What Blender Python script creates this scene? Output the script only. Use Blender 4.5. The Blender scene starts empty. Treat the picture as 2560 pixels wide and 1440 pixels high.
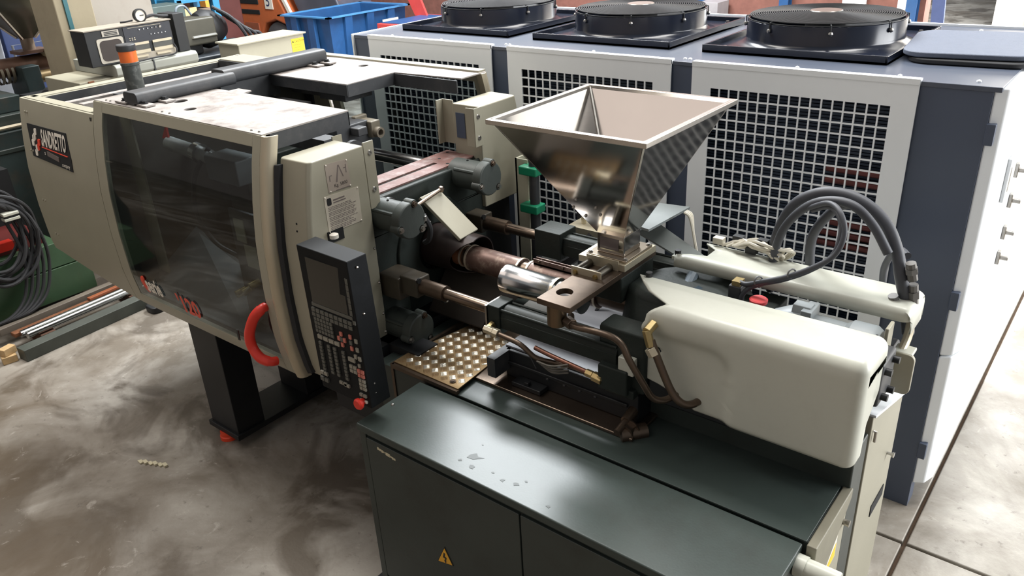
import bpy, bmesh, math, random
from mathutils import Vector, Matrix
random.seed(7)
S = bpy.context.scene
COL = S.collection
PI = math.pi
# ------------------------------------------------------------------ camera
cam = bpy.data.cameras.new('camera'); camo = bpy.data.objects.new('camera', cam); COL.objects.link(camo)
cam.sensor_width = 36; cam.lens = 36 * 2005.655 / 2560; cam.clip_start = .05; cam.clip_end = 200
roll, pitch, yaw = -0.0551319, 0.4514593, -0.6940405
fw = Vector((math.sin(yaw) * math.cos(pitch), math.cos(yaw) * math.cos(pitch), -math.sin(pitch)))
rt = Vector((math.cos(yaw), -math.sin(yaw), 0)); up = rt.cross(fw)
rt2 = math.cos(roll) * rt + math.sin(roll) * up; up2 = -math.sin(roll) * rt + math.cos(roll) * up
mw = Matrix((rt2, up2, -fw)).transposed().to_4x4(); mw.translation = (0, 0, 2.6)
camo.matrix_world = mw; S.camera = camo
# ------------------------------------------------------------------ world, light, exposure
W = bpy.data.worlds.new('world'); S.world = W; W.use_nodes = True
bg = W.node_tree.nodes['Background']; bg.inputs[0].default_value = (.95, .98, 1, 1); bg.inputs[1].default_value = .27
def area(name, loc, target, sx, sy, power, col=(1, 1, 1)):
    l = bpy.data.lights.new(name, 'AREA'); l.shape = 'RECTANGLE'; l.size = sx; l.size_y = sy; l.energy = power; l.color = col
    o = bpy.data.objects.new(name, l); COL.objects.link(o); o.location = loc
    if target: o.rotation_euler = (Vector(target) - Vector(loc)).to_track_quat('-Z', 'Y').to_euler()
    return o
area('gate_daylight', (7.0, 7.5, 3.2), (-1.5, 3.2, 1.0), 6, 5, 1150, (.96, .98, 1))
area('skylight_rear', (-6.4, 7.1, 6.6), None, 3.8, 1.35, 1250, (.93, .97, 1))
area('skylight_main', (-1.5, 4.6, 7.2), None, 7, 1.8, 620, (1, .98, .95))
area('skylight_left', (-6.5, 2.0, 7.2), None, 4, 2.2, 330, (1, .96, .9))
area('bright_fill_rear', (-1.0, 10.7, 6.3), (-1.0, 0, 5.5), 12, 2.0, 190, (1, .97, .9))  # added fill, brightens what the hopper's left inner face reflects
area('warm_fill_front', (-5.5, -1.5, 7.3), None, 6, 4, 85, (1, .84, .74))  # added warm fill, tints the reflection inside the hopper brown
area('yard_daylight', (2.0, 12.6, 6.5), (2.0, 16, 1.0), 9, 2, 6500, (.97, .99, 1))
S.view_settings.view_transform = 'Standard'; S.view_settings.look = 'None'
S.view_settings.exposure = 0.12; S.view_settings.gamma = 1; S.view_settings.use_curve_mapping = False
try: S.cycles.use_denoising = True
except Exception: pass
# ------------------------------------------------------------------ materials
def lin(c):
    return tuple(((v / 255) / 12.92 if v <= 10 else (((v / 255) + .055) / 1.055) ** 2.4) for v in c)
def M(name, rgb, rough=.5, metal=0, var=.12, scale=6, bump=0, bscale=60, dirt=None, dirt_amt=.35, dirt_scale=3, coat=0, spec=.5, emit=0):
    m = bpy.data.materials.new(name); m.use_nodes = True; nt = m.node_tree; N = nt.nodes; L = nt.links
    b = N['Principled BSDF']; tc = N.new('ShaderNodeTexCoord')
    n = N.new('ShaderNodeTexNoise'); n.inputs['Scale'].default_value = scale; n.inputs['Detail'].default_value = 6; n.inputs['Roughness'].default_value = .6
    L.new(tc.outputs['Object'], n.inputs['Vector'])
    r = N.new('ShaderNodeValToRGB'); c = lin(rgb)
    r.color_ramp.elements[0].position = .3; r.color_ramp.elements[1].position = .7
    r.color_ramp.elements[0].color = (*[v * (1 - var) for v in c], 1); r.color_ramp.elements[1].color = (*[min(1, v * (1 + var)) for v in c], 1)
    L.new(n.outputs['Fac'], r.inputs['Fac']); out = r.outputs['Color']
    if dirt:
        n2 = N.new('ShaderNodeTexNoise'); n2.inputs['Scale'].default_value = dirt_scale; n2.inputs['Detail'].default_value = 9; n2.inputs['Roughness'].default_value = .7
        L.new(tc.outputs['Object'], n2.inputs['Vector'])
        r2 = N.new('ShaderNodeValToRGB'); r2.color_ramp.elements[0].position = .5; r2.color_ramp.elements[1].position = .68
        r2.color_ramp.elements[0].color = (0, 0, 0, 1); r2.color_ramp.elements[1].color = (dirt_amt,) * 3 + (1,)
        L.new(n2.outputs['Fac'], r2.inputs['Fac'])
        mx = N.new('ShaderNodeMix'); mx.data_type = 'RGBA'; mx.inputs[7].default_value = (*lin(dirt), 1)
        L.new(r2.outputs['Color'], mx.inputs[0]); L.new(out, mx.inputs[6]); out = mx.outputs[2]
    L.new(out, b.inputs['Base Color'])
    b.inputs['Roughness'].default_value = rough; b.inputs['Metallic'].default_value = metal
    b.inputs['Specular IOR Level'].default_value = spec; b.inputs['Coat Weight'].default_value = coat
    if bump:
        nb = N.new('ShaderNodeTexNoise'); nb.inputs['Scale'].default_value = bscale; nb.inputs['Detail'].default_value = 4
        L.new(tc.outputs['Object'], nb.inputs['Vector'])
        bp = N.new('ShaderNodeBump'); bp.inputs['Strength'].default_value = bump; bp.inputs['Distance'].default_value = .004
        L.new(nb.outputs['Fac'], bp.inputs['Height']); L.new(bp.outputs['Normal'], b.inputs['Normal'])
    if emit:
        b.inputs['Emission Color'].default_value = (*c, 1); b.inputs['Emission Strength'].default_value = emit
    return m
beige = M('beige_paint', (152, 148, 131), .42, var=.05, scale=3, bump=.05, bscale=400)
beige_top = M('beige_sheet_dusty', (152, 146, 141), .6, var=.1, scale=5, dirt=(82, 68, 62), dirt_amt=.75, dirt_scale=7, bump=.1, bscale=60)
cream = M('cream_plastic', (190, 191, 179), .34, var=.02, scale=4, dirt=(150, 142, 125), dirt_amt=.08, dirt_scale=14)
charcoal = M('charcoal_steel', (52, 54, 57), .5, var=.15, scale=5, dirt=(120, 116, 112), dirt_amt=.18, dirt_scale=8)
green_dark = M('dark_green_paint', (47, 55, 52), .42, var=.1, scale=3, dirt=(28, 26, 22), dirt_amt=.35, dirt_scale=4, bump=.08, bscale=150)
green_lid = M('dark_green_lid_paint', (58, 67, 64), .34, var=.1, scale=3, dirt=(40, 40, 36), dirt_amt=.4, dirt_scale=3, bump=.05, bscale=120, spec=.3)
green_cast = M('green_casting', (38, 44, 41), .55, var=.15, scale=6, dirt=(38, 36, 30), dirt_amt=.5, dirt_scale=5, bump=.2, bscale=90, spec=.25)
grey_cyl = M('grey_green_cast_iron', (60, 66, 63), .5, var=.12, scale=8, dirt=(45, 42, 36), dirt_amt=.3, dirt_scale=9, bump=.12, bscale=120)
black = M('matte_black', (22, 24, 27), .5, var=.2, scale=8)
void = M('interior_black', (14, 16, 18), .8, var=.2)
rubber = M('black_rubber', (38, 39, 42), .7, var=.15, scale=20)
navy = M('navy_grey_paint', (72, 81, 99), .4, var=.04, scale=3)
navy_top = M('navy_grey_roof_sheet', (76, 83, 97), .32, var=.05, scale=3, dirt=(95, 90, 92), dirt_amt=.25, dirt_scale=3)
cowl_m = M('black_cowl_gloss', (30, 35, 48), .2, var=.06, scale=3)
chill = M('chiller_white_paint', (234, 238, 241), .45, var=.02, scale=3, bump=.06, bscale=500)
coil_m = M('condenser_fins', (62, 74, 92), .5, metal=.2, var=.2, scale=30)
copper = M('red_copper_tube', (120, 70, 68), .4, metal=.5, var=.15, scale=12)
steel = M('bare_steel', (168, 164, 158), .3, metal=1, var=.14, scale=14, bump=.06, bscale=80)
chrome = M('polished_chrome', (200, 200, 200), .2, metal=1, var=.05, scale=8)
alu = M('satin_aluminium', (190, 180, 158), .45, metal=.6, var=.04, scale=6)
oily = M('oily_brown_steel', (96, 82, 70), .35, metal=.75, var=.22, scale=9, dirt=(40, 32, 26), dirt_amt=.5, dirt_scale=6)
rodm = M('hard_rod_steel', (122, 108, 96), .25, metal=.9, var=.15, scale=10)
rust_red = M('red_brown_primer', (108, 76, 70), .6, var=.25, scale=9, dirt=(150, 142, 140), dirt_amt=.6, dirt_scale=12, bump=.15, bscale=60)
band_m = M('brown_heater_band', (100, 78, 70), .42, metal=.45, var=.2, scale=9, dirt=(190, 176, 160), dirt_amt=.35, dirt_scale=18)
ring_m = M('pale_band_rim', (205, 192, 172), .4, metal=.6, var=.1)
brass = M('yellow_zinc_fitting', (178, 158, 112), .32, metal=.85, var=.15, scale=20)
plate_m = M('machined_plate', (196, 188, 166), .34, metal=.7, var=.08, scale=12)
red = M('red_plastic', (214, 52, 38), .35, var=.06)
orange = M('orange_lens', (226, 108, 44), .35, var=.05)
yellow = M('yellow_label', (236, 196, 40), .5, var=.04)
orange_tri = M('orange_yellow_label', (222, 166, 46), .5, var=.04)
white = M('white_print', (226, 220, 208), .5, var=.04)
ink = M('black_print', (24, 24, 26), .5, var=.1)
ink_grey = M('grey_print', (110, 100, 96), .5, var=.1)
red_print = M('red_print', (222, 70, 46), .45, var=.05)
label_m = M('etched_label', (168, 156, 144), .4, metal=.3, var=.05)
teal = M('teal_paint', (40, 92, 100), .5, var=.1)
green_pl = M('green_plastic', (22, 128, 92), .4, var=.08)
teal_pl = M('teal_plastic', (70, 160, 165), .4, var=.08)
screen_m = M('lcd_glass', (44, 44, 40), .18, var=.05)
keys_m = M('grey_key', (140, 136, 124), .5, var=.1)
keyd_m = M('dark_key', (86, 86, 80), .5, var=.1)
keyr_m = M('salmon_key', (190, 110, 96), .5, var=.08)
plaster = M('painted_concrete', (150, 140, 118), .8, var=.08, scale=2, dirt=(120, 110, 92), dirt_amt=.4, dirt_scale=2.5, bump=.2, bscale=30)
plaster_w = M('pale_plaster', (158, 152, 144), .85, var=.05, scale=2, dirt=(140, 130, 118), dirt_amt=.3, dirt_scale=5, bump=.15, bscale=30)
brick_m = M('brick_red', (122, 80, 70), .85, var=.18, scale=9, bump=.2, bscale=50)
blue_st = M('blue_steel_paint', (36, 78, 126), .4, var=.08, dirt=(30, 60, 96), dirt_amt=.4, dirt_scale=4)
rack_blue = M('rack_blue_paint', (46, 120, 160), .45, var=.08)
forklift_m = M('forklift_orange', (190, 98, 54), .5, var=.1, dirt=(130, 70, 44), dirt_amt=.4, dirt_scale=6)
tyre_m = M('tyre_rubber', (70, 68, 70), .85, var=.15, bump=.3, bscale=60)
red_bin_m = M('red_bin_paint', (190, 66, 62), .5, var=.08)
green_cab_m = M('mid_green_paint', (56, 84, 58), .5, var=.12, dirt=(60, 62, 36), dirt_amt=.5, dirt_scale=4)
rust = M('rusted_steel', (128, 84, 58), .7, metal=.3, var=.3, scale=14, bump=.3, bscale=60)
wood = M('pale_wood', (190, 160, 116), .7, var=.15, scale=20)
cloth = M('grey_cloth', (160, 164, 172), .9, var=.06, bump=.2, bscale=300)
card = M('cardboard', (206, 172, 120), .8, var=.08)
acryl = M('smoky_acrylic', (84, 84, 76), .25, var=.12)
old_green = M('old_machine_green', (44, 56, 56), .45, var=.2, dirt=(86, 70, 56), dirt_amt=.4, dirt_scale=4)
barrel_br = M('old_brown_barrel', (110, 84, 70), .5, metal=.4, var=.25, scale=8)
debris = M('pale_scrap', (196, 188, 160), .7, var=.1)
def hopper_material(name, wave, rough):
    m = M(name, (176, 172, 168), rough, metal=1, var=.05, scale=2); nt = m.node_tree; N = nt.nodes; L = nt.links
    b = N['Principled BSDF']; tc = N.new('ShaderNodeTexCoord'); n = N.new('ShaderNodeTexNoise')
    n.inputs['Scale'].default_value = 4; n.inputs['Detail'].default_value = 1; L.new(tc.outputs['Object'], n.inputs['Vector'])
    bp = N.new('ShaderNodeBump'); bp.inputs['Strength'].default_value = wave; bp.inputs['Distance'].default_value = .03
    L.new(n.outputs['Fac'], bp.inputs['Height']); L.new(bp.outputs['Normal'], b.inputs['Normal']); return m
mirror = hopper_material('mirror_stainless', .05, .10)
def glass_material():
    m = bpy.data.materials.new('smoked_polycarbonate'); m.use_nodes = True; nt = m.node_tree; N = nt.nodes; L = nt.links
    out = N['Material Output']; N.remove(N['Principled BSDF'])
    t = N.new('ShaderNodeBsdfTransparent'); t.inputs[0].default_value = (.66, .70, .70, 1)
    g = N.new('ShaderNodeBsdfGlossy'); g.inputs['Roughness'].default_value = .04; g.inputs[0].default_value = (.9, .9, .9, 1)
    d = N.new('ShaderNodeBsdfDiffuse'); d.inputs[0].default_value = (.05, .055, .055, 1)
    n = N.new('ShaderNodeTexNoise'); n.inputs['Scale'].default_value = 3; n.inputs['Detail'].default_value = 6
    fr = N.new('ShaderNodeFresnel'); fr.inputs[0].default_value = 1.5
    mr = N.new('ShaderNodeMapRange'); mr.inputs[1].default_value = .4; mr.inputs[2].default_value = .75; mr.inputs[3].default_value = .03; mr.inputs[4].default_value = .12
    L.new(n.outputs['Fac'], mr.inputs[0])
    m1 = N.new('ShaderNodeMixShader'); m2 = N.new('ShaderNodeMixShader')
    L.new(mr.outputs[0], m1.inputs[0]); L.new(t.outputs[0], m1.inputs[1]); L.new(d.outputs[0], m1.inputs[2])
    geo = N.new('ShaderNodeNewGeometry'); sb = N.new('ShaderNodeMath'); sb.operation = 'SUBTRACT'; sb.inputs[0].default_value = 1; L.new(geo.outputs['Backfacing'], sb.inputs[1])
    mu = N.new('ShaderNodeMath'); mu.operation = 'MULTIPLY'; L.new(fr.outputs[0], mu.inputs[0]); L.new(sb.outputs[0], mu.inputs[1]); L.new(mu.outputs[0], m2.inputs[0]); L.new(m1.outputs[0], m2.inputs[1]); L.new(g.outputs[0], m2.inputs[2])
    L.new(m2.outputs[0], out.inputs[0]); return m
smoked = glass_material()
def floor_material():
    m = bpy.data.materials.new('worn_concrete'); m.use_nodes = True; nt = m.node_tree; N = nt.nodes; L = nt.links
    b = N['Principled BSDF']; tc = N.new('ShaderNodeTexCoord')
    def noise(scale, det, rough=.6, dist=0):
        n = N.new('ShaderNodeTexNoise'); n.inputs['Scale'].default_value = scale; n.inputs['Detail'].default_value = det
        n.inputs['Roughness'].default_value = rough; n.inputs['Distortion'].default_value = dist; L.new(tc.outputs['Object'], n.inputs['Vector']); return n
    def ramp(src, p0, c0, p1, c1):
        r = N.new('ShaderNodeValToRGB'); r.color_ramp.elements[0].position = p0; r.color_ramp.elements[1].position = p1
        r.color_ramp.elements[0].color = (*c0, 1); r.color_ramp.elements[1].color = (*c1, 1); L.new(src, r.inputs['Fac']); return r
    def mix(fac, a, bb, mode='MIX'):
        x = N.new('ShaderNodeMix'); x.data_type = 'RGBA'; x.blend_type = mode; L.new(fac, x.inputs[0])
        for i, v in ((6, a), (7, bb)):
            if isinstance(v, tuple): x.inputs[i].default_value = (*v, 1)
            else: L.new(v, x.inputs[i])
        return x.outputs[2]
    base = ramp(noise(1.1, 8, .62, .6).outputs['Fac'], .38, lin((122, 114, 103)), .62, lin((184, 179, 170)))
    st = ramp(noise(1.7, 5, .55, 1.0).outputs['Fac'], .48, (0, 0, 0), .60, (.85, .85, .85))
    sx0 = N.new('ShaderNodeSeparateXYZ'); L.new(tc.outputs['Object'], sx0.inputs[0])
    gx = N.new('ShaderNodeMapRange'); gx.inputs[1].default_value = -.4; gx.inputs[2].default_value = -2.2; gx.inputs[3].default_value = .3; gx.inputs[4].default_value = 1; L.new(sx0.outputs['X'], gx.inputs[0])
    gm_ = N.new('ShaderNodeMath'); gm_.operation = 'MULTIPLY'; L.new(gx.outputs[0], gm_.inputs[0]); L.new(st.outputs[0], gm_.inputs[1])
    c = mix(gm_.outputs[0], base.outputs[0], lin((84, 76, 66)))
    # old oil and dirt soaked into the slab along the aisle in front of the machine, worn pale elsewhere
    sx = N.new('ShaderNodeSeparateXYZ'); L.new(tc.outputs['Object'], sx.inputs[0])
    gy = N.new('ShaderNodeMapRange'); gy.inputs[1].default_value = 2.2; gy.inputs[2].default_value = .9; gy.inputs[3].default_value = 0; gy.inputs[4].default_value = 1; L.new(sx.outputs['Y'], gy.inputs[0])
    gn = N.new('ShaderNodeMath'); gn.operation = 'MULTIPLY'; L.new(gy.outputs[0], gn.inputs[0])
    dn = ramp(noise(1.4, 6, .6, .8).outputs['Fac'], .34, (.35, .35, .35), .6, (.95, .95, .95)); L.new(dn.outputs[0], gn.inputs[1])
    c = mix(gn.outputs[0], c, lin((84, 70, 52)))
    sp = ramp(noise(16, 6, .7).outputs['Fac'], .60, (0, 0, 0), .70, (.55, .55, .55))
    c = mix(sp.outputs[0], c, lin((70, 60, 50)))
    lp = ramp(noise(5, 8, .75, 2).outputs['Fac'], .60, (0, 0, 0), .72, (.5, .5, .5))
    c = mix(lp.outputs[0], c, lin((198, 192, 182)))
    L.new(c, b.inputs['Base Color'])
    rr = ramp(noise(2.5, 6).outputs['Fac'], .35, (.35, .35, .35), .65, (.62, .62, .62)); L.new(rr.outputs[0], b.inputs['Roughness'])
    bp = N.new('ShaderNodeBump'); bp.inputs['Strength'].default_value = .12; bp.inputs['Distance'].default_value = .01
    L.new(noise(30, 6).outputs['Fac'], bp.inputs['Height']); L.new(bp.outputs['Normal'], b.inputs['Normal'])
    return m
concrete = floor_material()
joint_m = M('dirty_joint', (92, 74, 58), .9, var=.25, scale=20)
# ------------------------------------------------------------------ builders
OFF = {}
def tag(o, label=None, cat=None, group=None, kind=None):
    if label: o['label'] = label
    if cat: o['category'] = cat
    if group: o['group'] = group
    if kind: o['kind'] = kind
    return o
def thing(name, label, cat, loc=(0, 0, 0), rotz=0, group=None, local=False):
    e = bpy.data.objects.new(name, None); COL.objects.link(e); e.location = loc; e.rotation_euler = (0, 0, rotz); e.empty_display_size = .1
    OFF[e.name] = Vector((0, 0, 0)) if local else Vector(loc)
    return tag(e, label, cat, group)
def sharp(me, ang=35):
    for p in me.polygons: p.use_smooth = True
    me.set_sharp_from_angle(angle=math.radians(ang))
def catmull(pts, n=8):
    P = [Vector(p) for p in pts]
    if len(P) < 3: return P
    out = []
    for i in range(len(P) - 1):
        a = P[i - 1] if i else P[0] * 2 - P[1]; b, c = P[i], P[i + 1]; d = P[i + 2] if i + 2 < len(P) else P[-1] * 2 - P[-2]
        for k in range(n):
            t = k / n
            out.append(.5 * (2 * b + (c - a) * t + (2 * a - 5 * b + 4 * c - d) * t * t + (3 * b - a - 3 * c + d) * t ** 3))
    out.append(P[-1]); return out
class G:
    def __init__(s): s.bm = bmesh.new()
    def face(s, vs):
        try: return s.bm.faces.new(vs)
        except ValueError: return None
    def poly(s, pts):
        s.face([s.bm.verts.new(p) for p in pts]); return s
    def box(s, a, b):
        x0, y0, z0 = [min(p, q) for p, q in zip(a, b)]; x1, y1, z1 = [max(p, q) for p, q in zip(a, b)]
        v = [s.bm.verts.new(p) for p in ((x0, y0, z0), (x1, y0, z0), (x1, y1, z0), (x0, y1, z0), (x0, y0, z1), (x1, y0, z1), (x1, y1, z1), (x0, y1, z1))]
        for f in ((3, 2, 1, 0), (4, 5, 6, 7), (0, 1, 5, 4), (1, 2, 6, 5), (2, 3, 7, 6), (3, 0, 4, 7)): s.face([v[i] for i in f])
        return s
    def hexa(s, lo, hi):  # two quads bottom/top
        v = [s.bm.verts.new(p) for p in list(lo) + list(hi)]
        for f in ((3, 2, 1, 0), (4, 5, 6, 7), (0, 1, 5, 4), (1, 2, 6, 5), (2, 3, 7, 6), (3, 0, 4, 7)): s.face([v[i] for i in f])
        return s
    def prism(s, pts, ax, a, b):  # 2d polygon extruded along axis ax
        def mk(p, t): return {'x': (t, p[0], p[1]), 'y': (p[0], t, p[1]), 'z': (p[0], p[1], t)}[ax]
        A = [s.bm.verts.new(mk(p, a)) for p in pts]; B = [s.bm.verts.new(mk(p, b)) for p in pts]; n = len(pts)
        s.face(A); s.face(B[::-1])
        for i in range(n): s.face([A[i], B[i], B[(i + 1) % n], A[(i + 1) % n]])
        return s
    def rings(s, R, closed=False, caps=True):
        V = [[s.bm.verts.new(p) for p in r] for r in R]; n = len(V[0])
        for i in range(len(V) - 1 + closed):
            a, b = V[i], V[(i + 1) % len(V)]
            for k in range(n): s.face([a[k], a[(k + 1) % n], b[(k + 1) % n], b[k]])
        if caps and not closed: s.face(V[0][::-1]); s.face(V[-1])
        return s
    def tube(s, pts, r, seg=10, smooth=0, closed=False, caps=True):
        P = catmull(pts, smooth) if smooth else [Vector(p) for p in pts]
        n = len(P); T = []
        for i in range(n):
            a = P[i - 1] if i or closed else P[0]; b = P[(i + 1) % n] if i < n - 1 or closed else P[-1]
            T.append((b - a).normalized())
        u = T[0].orthogonal().normalized(); R = []
        for i in range(n):
            u = (u - T[i] * u.dot(T[i])).normalized(); w = T[i].cross(u)
            rr = r[min(i, len(r) - 1)] if isinstance(r, (list, tuple)) else r
            R.append([P[i] + (u * math.cos(2 * PI * k / seg) + w * math.sin(2 * PI * k / seg)) * rr for k in range(seg)])
        return s.rings(R, closed, caps)
    def cyl(s, a, b, r, r2=None, seg=20): return s.tube([a, b], [r, r if r2 is None else r2], seg)
    def lathe(s, c, ax, prof, seg=32, caps=False):  # prof (r, t) along axis
        R = []
        for r, t in prof:
            ring = []
            for k in range(seg):
                u, v = r * math.cos(2 * PI * k / seg), r * math.sin(2 * PI * k / seg)
                ring.append({'z': (c[0] + u, c[1] + v, c[2] + t), 'x': (c[0] + t, c[1] + u, c[2] + v), 'y': (c[0] + v, c[1] + t, c[2] + u)}[ax])
            R.append(ring)
        return s.rings(R, caps=caps)
    def ball(s, c, r, seg=8):
        bmesh.ops.create_uvsphere(s.bm, u_segments=seg, v_segments=max(4, seg // 2), radius=r, matrix=Matrix.Translation(c)); return s
    def hexbolt(s, c, ax, r=.012, h=.01):
        d = Vector({'x': (1, 0, 0), '-x': (-1, 0, 0), 'y': (0, 1, 0), '-y': (0, -1, 0), 'z': (0, 0, 1)}[ax]); c = Vector(c)
        s.tube([c - d * .003, c + d * h], r, 6); s.tube([c - d * .003, c + d * .003], r * 1.35, 14); return s
    def obj(s, name, mat, parent=None, bevel=0, seg=2, ang=35, weld=True, solid=0, flip=True, sub=0):
        if weld: bmesh.ops.remove_doubles(s.bm, verts=s.bm.verts, dist=1e-5)
        if flip: bmesh.ops.recalc_face_normals(s.bm, faces=s.bm.faces)
        off = OFF[parent.name] if parent else None
        if off is None:
            vs = [v.co for v in s.bm.verts]; lo = [min(v[i] for v in vs) for i in range(3)]; hi = [max(v[i] for v in vs) for i in range(3)]
            off = Vector(((lo[0] + hi[0]) / 2, (lo[1] + hi[1]) / 2, lo[2]))
        bmesh.ops.translate(s.bm, verts=s.bm.verts, vec=-off)
        me = bpy.data.meshes.new(name); s.bm.to_mesh(me); s.bm.free(); sharp(me, ang); me.materials.append(mat)
        o = bpy.data.objects.new(name, me); COL.objects.link(o)
        if parent: o.parent = parent; OFF[o.name] = OFF[parent.name]
        else: o.location = off; OFF[o.name] = off.copy()
        if solid: md = o.modifiers.new('solid', 'SOLIDIFY'); md.thickness = solid; md.offset = 0
        if bevel:
            md = o.modifiers.new('bevel', 'BEVEL'); md.width = bevel; md.segments = seg; md.limit_method = 'ANGLE'; md.angle_limit = math.radians(40); md.harden_normals = True
        if sub: md = o.modifiers.new('sub', 'SUBSURF'); md.levels = sub; md.render_levels = sub
        return o
def text_mesh(body, size, extrude=.0004, align='LEFT', shear=0, offset=0):
    c = bpy.data.curves.new('t', 'FONT'); c.body = body; c.size = size; c.extrude = extrude; c.align_x = align; c.shear = shear; c.offset = offset; c.resolution_u = 3
    o = bpy.data.objects.new('t', c); COL.objects.link(o); bpy.context.view_layer.update()
    me = bpy.data.meshes.new_from_object(o.evaluated_get(bpy.context.evaluated_depsgraph_get()))
    bpy.data.objects.remove(o); bpy.data.curves.remove(c); return me
def text(name, body, size, fn, mat, parent, sx=1, **kw):  # fn maps (u, v, depth) to world
    me = text_mesh(body, size, **kw); off = OFF[parent.name]; me.name = name
    for v in me.vertices: v.co = Vector(fn(v.co.x * sx, v.co.y, v.co.z)) - off
    me.materials.clear(); me.materials.append(mat)
    o = bpy.data.objects.new(name, me); COL.objects.link(o); o.parent = parent; OFF[o.name] = off; return o
def flip_tree(o): return o
def copy_tree(o, parent=None):
    c = o.copy(); COL.objects.link(c)
    if parent: c.parent = parent
    for ch in list(o.children): copy_tree(ch, c)
    return c
def rrect(cx, cy, w, h, r, n=4):
    pts = []
    for qx, qy, a0 in ((1, 1, 0), (-1, 1, 90), (-1, -1, 180), (1, -1, 270)):
        for k in range(n + 1):
            a = math.radians(a0 + 90 * k / n); pts.append((cx + qx * (w / 2 - r) + r * math.cos(a), cy + qy * (h / 2 - r) + r * math.sin(a)))
    return pts
# ================================================================== STRUCTURE
fl = bpy.data.objects.new('floor', None); COL.objects.link(fl); fl['kind'] = 'structure'; OFF['floor'] = Vector((0, 0, 0))
G().box((-32, -8, -.08), (14, 30, -.03)).obj('joint_bed', joint_m, fl)
for x0, x1 in ((-32, -.418), (-.402, 14)):
    for y0, y1 in ((-8, 3.047), (3.063, 30)):
        G().box((x0, y0, -.06), (x1, y1, 0)).obj('slab', concrete, fl, bevel=.006)
def struct(name, g, m, **k): return tag(g.obj(name, m, **k), kind='structure')
# back wall of red-brown masonry bays between blue steel columns, gate opening right of x = -2.5
struct('wall_back', G().box((-22, 11.0, 0), (-2.46, 11.25, 5)), brick_m)
for i, x in enumerate((-5.33, -4.15, -2.585, -9.4, -13.4)):
    g = G(); g.box((x - .06, 10.86, 0), (x + .06, 10.875, 5)).box((x - .06, 10.985, 0), (x + .06, 11, 5)).box((x - .008, 10.875, 0), (x + .008, 10.985, 5))
    struct('trim_%d' % (i + 1), g, blue_st)
struct('door_1', G().box((-3.42, 10.93, 0), (-3.14, 10.99, 2.3)), chill)
struct('door_2', G().box((-2.76, 10.93, 0), (-2.65, 10.99, 2.3)), chill)
struct('wall_front', G().box((-22, -6.2, 0), (10, -6, 5.5)), M('brown_plaster', (165, 156, 150), .85, var=.06, scale=1, dirt=(110, 90, 80), dirt_amt=.4))
struct('wall_left', G().box((-22.2, -4, 0), (-22, 11.2, 5)), plaster)
# bright painted building across the yard, seen through the open gate
struct('wall_yard', G().box((-2.5, 16, 0), (8, 16.2, 6)), plaster_w)
struct('door_3', G().box((-1.98, 15.9, 0), (-1.3, 16, 3)).box((-1.2, 15.9, 0), (-.5, 16, 3)), chill)
# painted concrete pillar with teal conduit and the pale partition beside it
pl = struct('trim_6', G().box((-6.9, 2.75, 0), (-6.5, 3.03, 5)), plaster, bevel=.01)
g = G().box((-6.5, 2.815, 0), (-6.485, 2.845, 5)); o = g.obj('conduit', teal, pl)
struct('wall_partition', G().box((-6.8, 3.03, 0), (-6.62, 3.56, 5)), plaster_w)
# ================================================================== CHILLER
ch = thing('chiller', 'long white and navy grey cooling unit with three fans on its roof behind the machine', 'chiller', (-2.17, 3.99, 0))
G().box((-3.84, 3.33, 0), (-.50, 4.66, .12)).obj('plinth', navy, ch)
for a, b in ((-3.875, -3.73), (-2.80, -2.675), (-1.75, -1.63)):
    G().box((a, 3.306, .1), (b, 3.40, 1.9)).obj('pillar', navy, ch)
g = G().box((-.72, 3.306, 0), (-.466, 3.40, 1.9)); g.obj('pillar', navy, ch)
G().box((-3.885, 3.29, .12), (-3.872, 4.67, 1.918)).obj('side_panel', chill, ch, bevel=.004)
G().box((-3.87, 4.64, .1), (-.47, 4.67, 1.9)).obj('back_panel', chill, ch)
G().box((-3.872, 3.302, 1.893), (-.44, 4.665, 1.912)).obj('roof_sheet', navy_top, ch, bevel=.003)
G().box((-3.87, 4.655, 1.85), (-.44, 4.68, 1.922)).obj('roof_edge', chill, ch)
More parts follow.
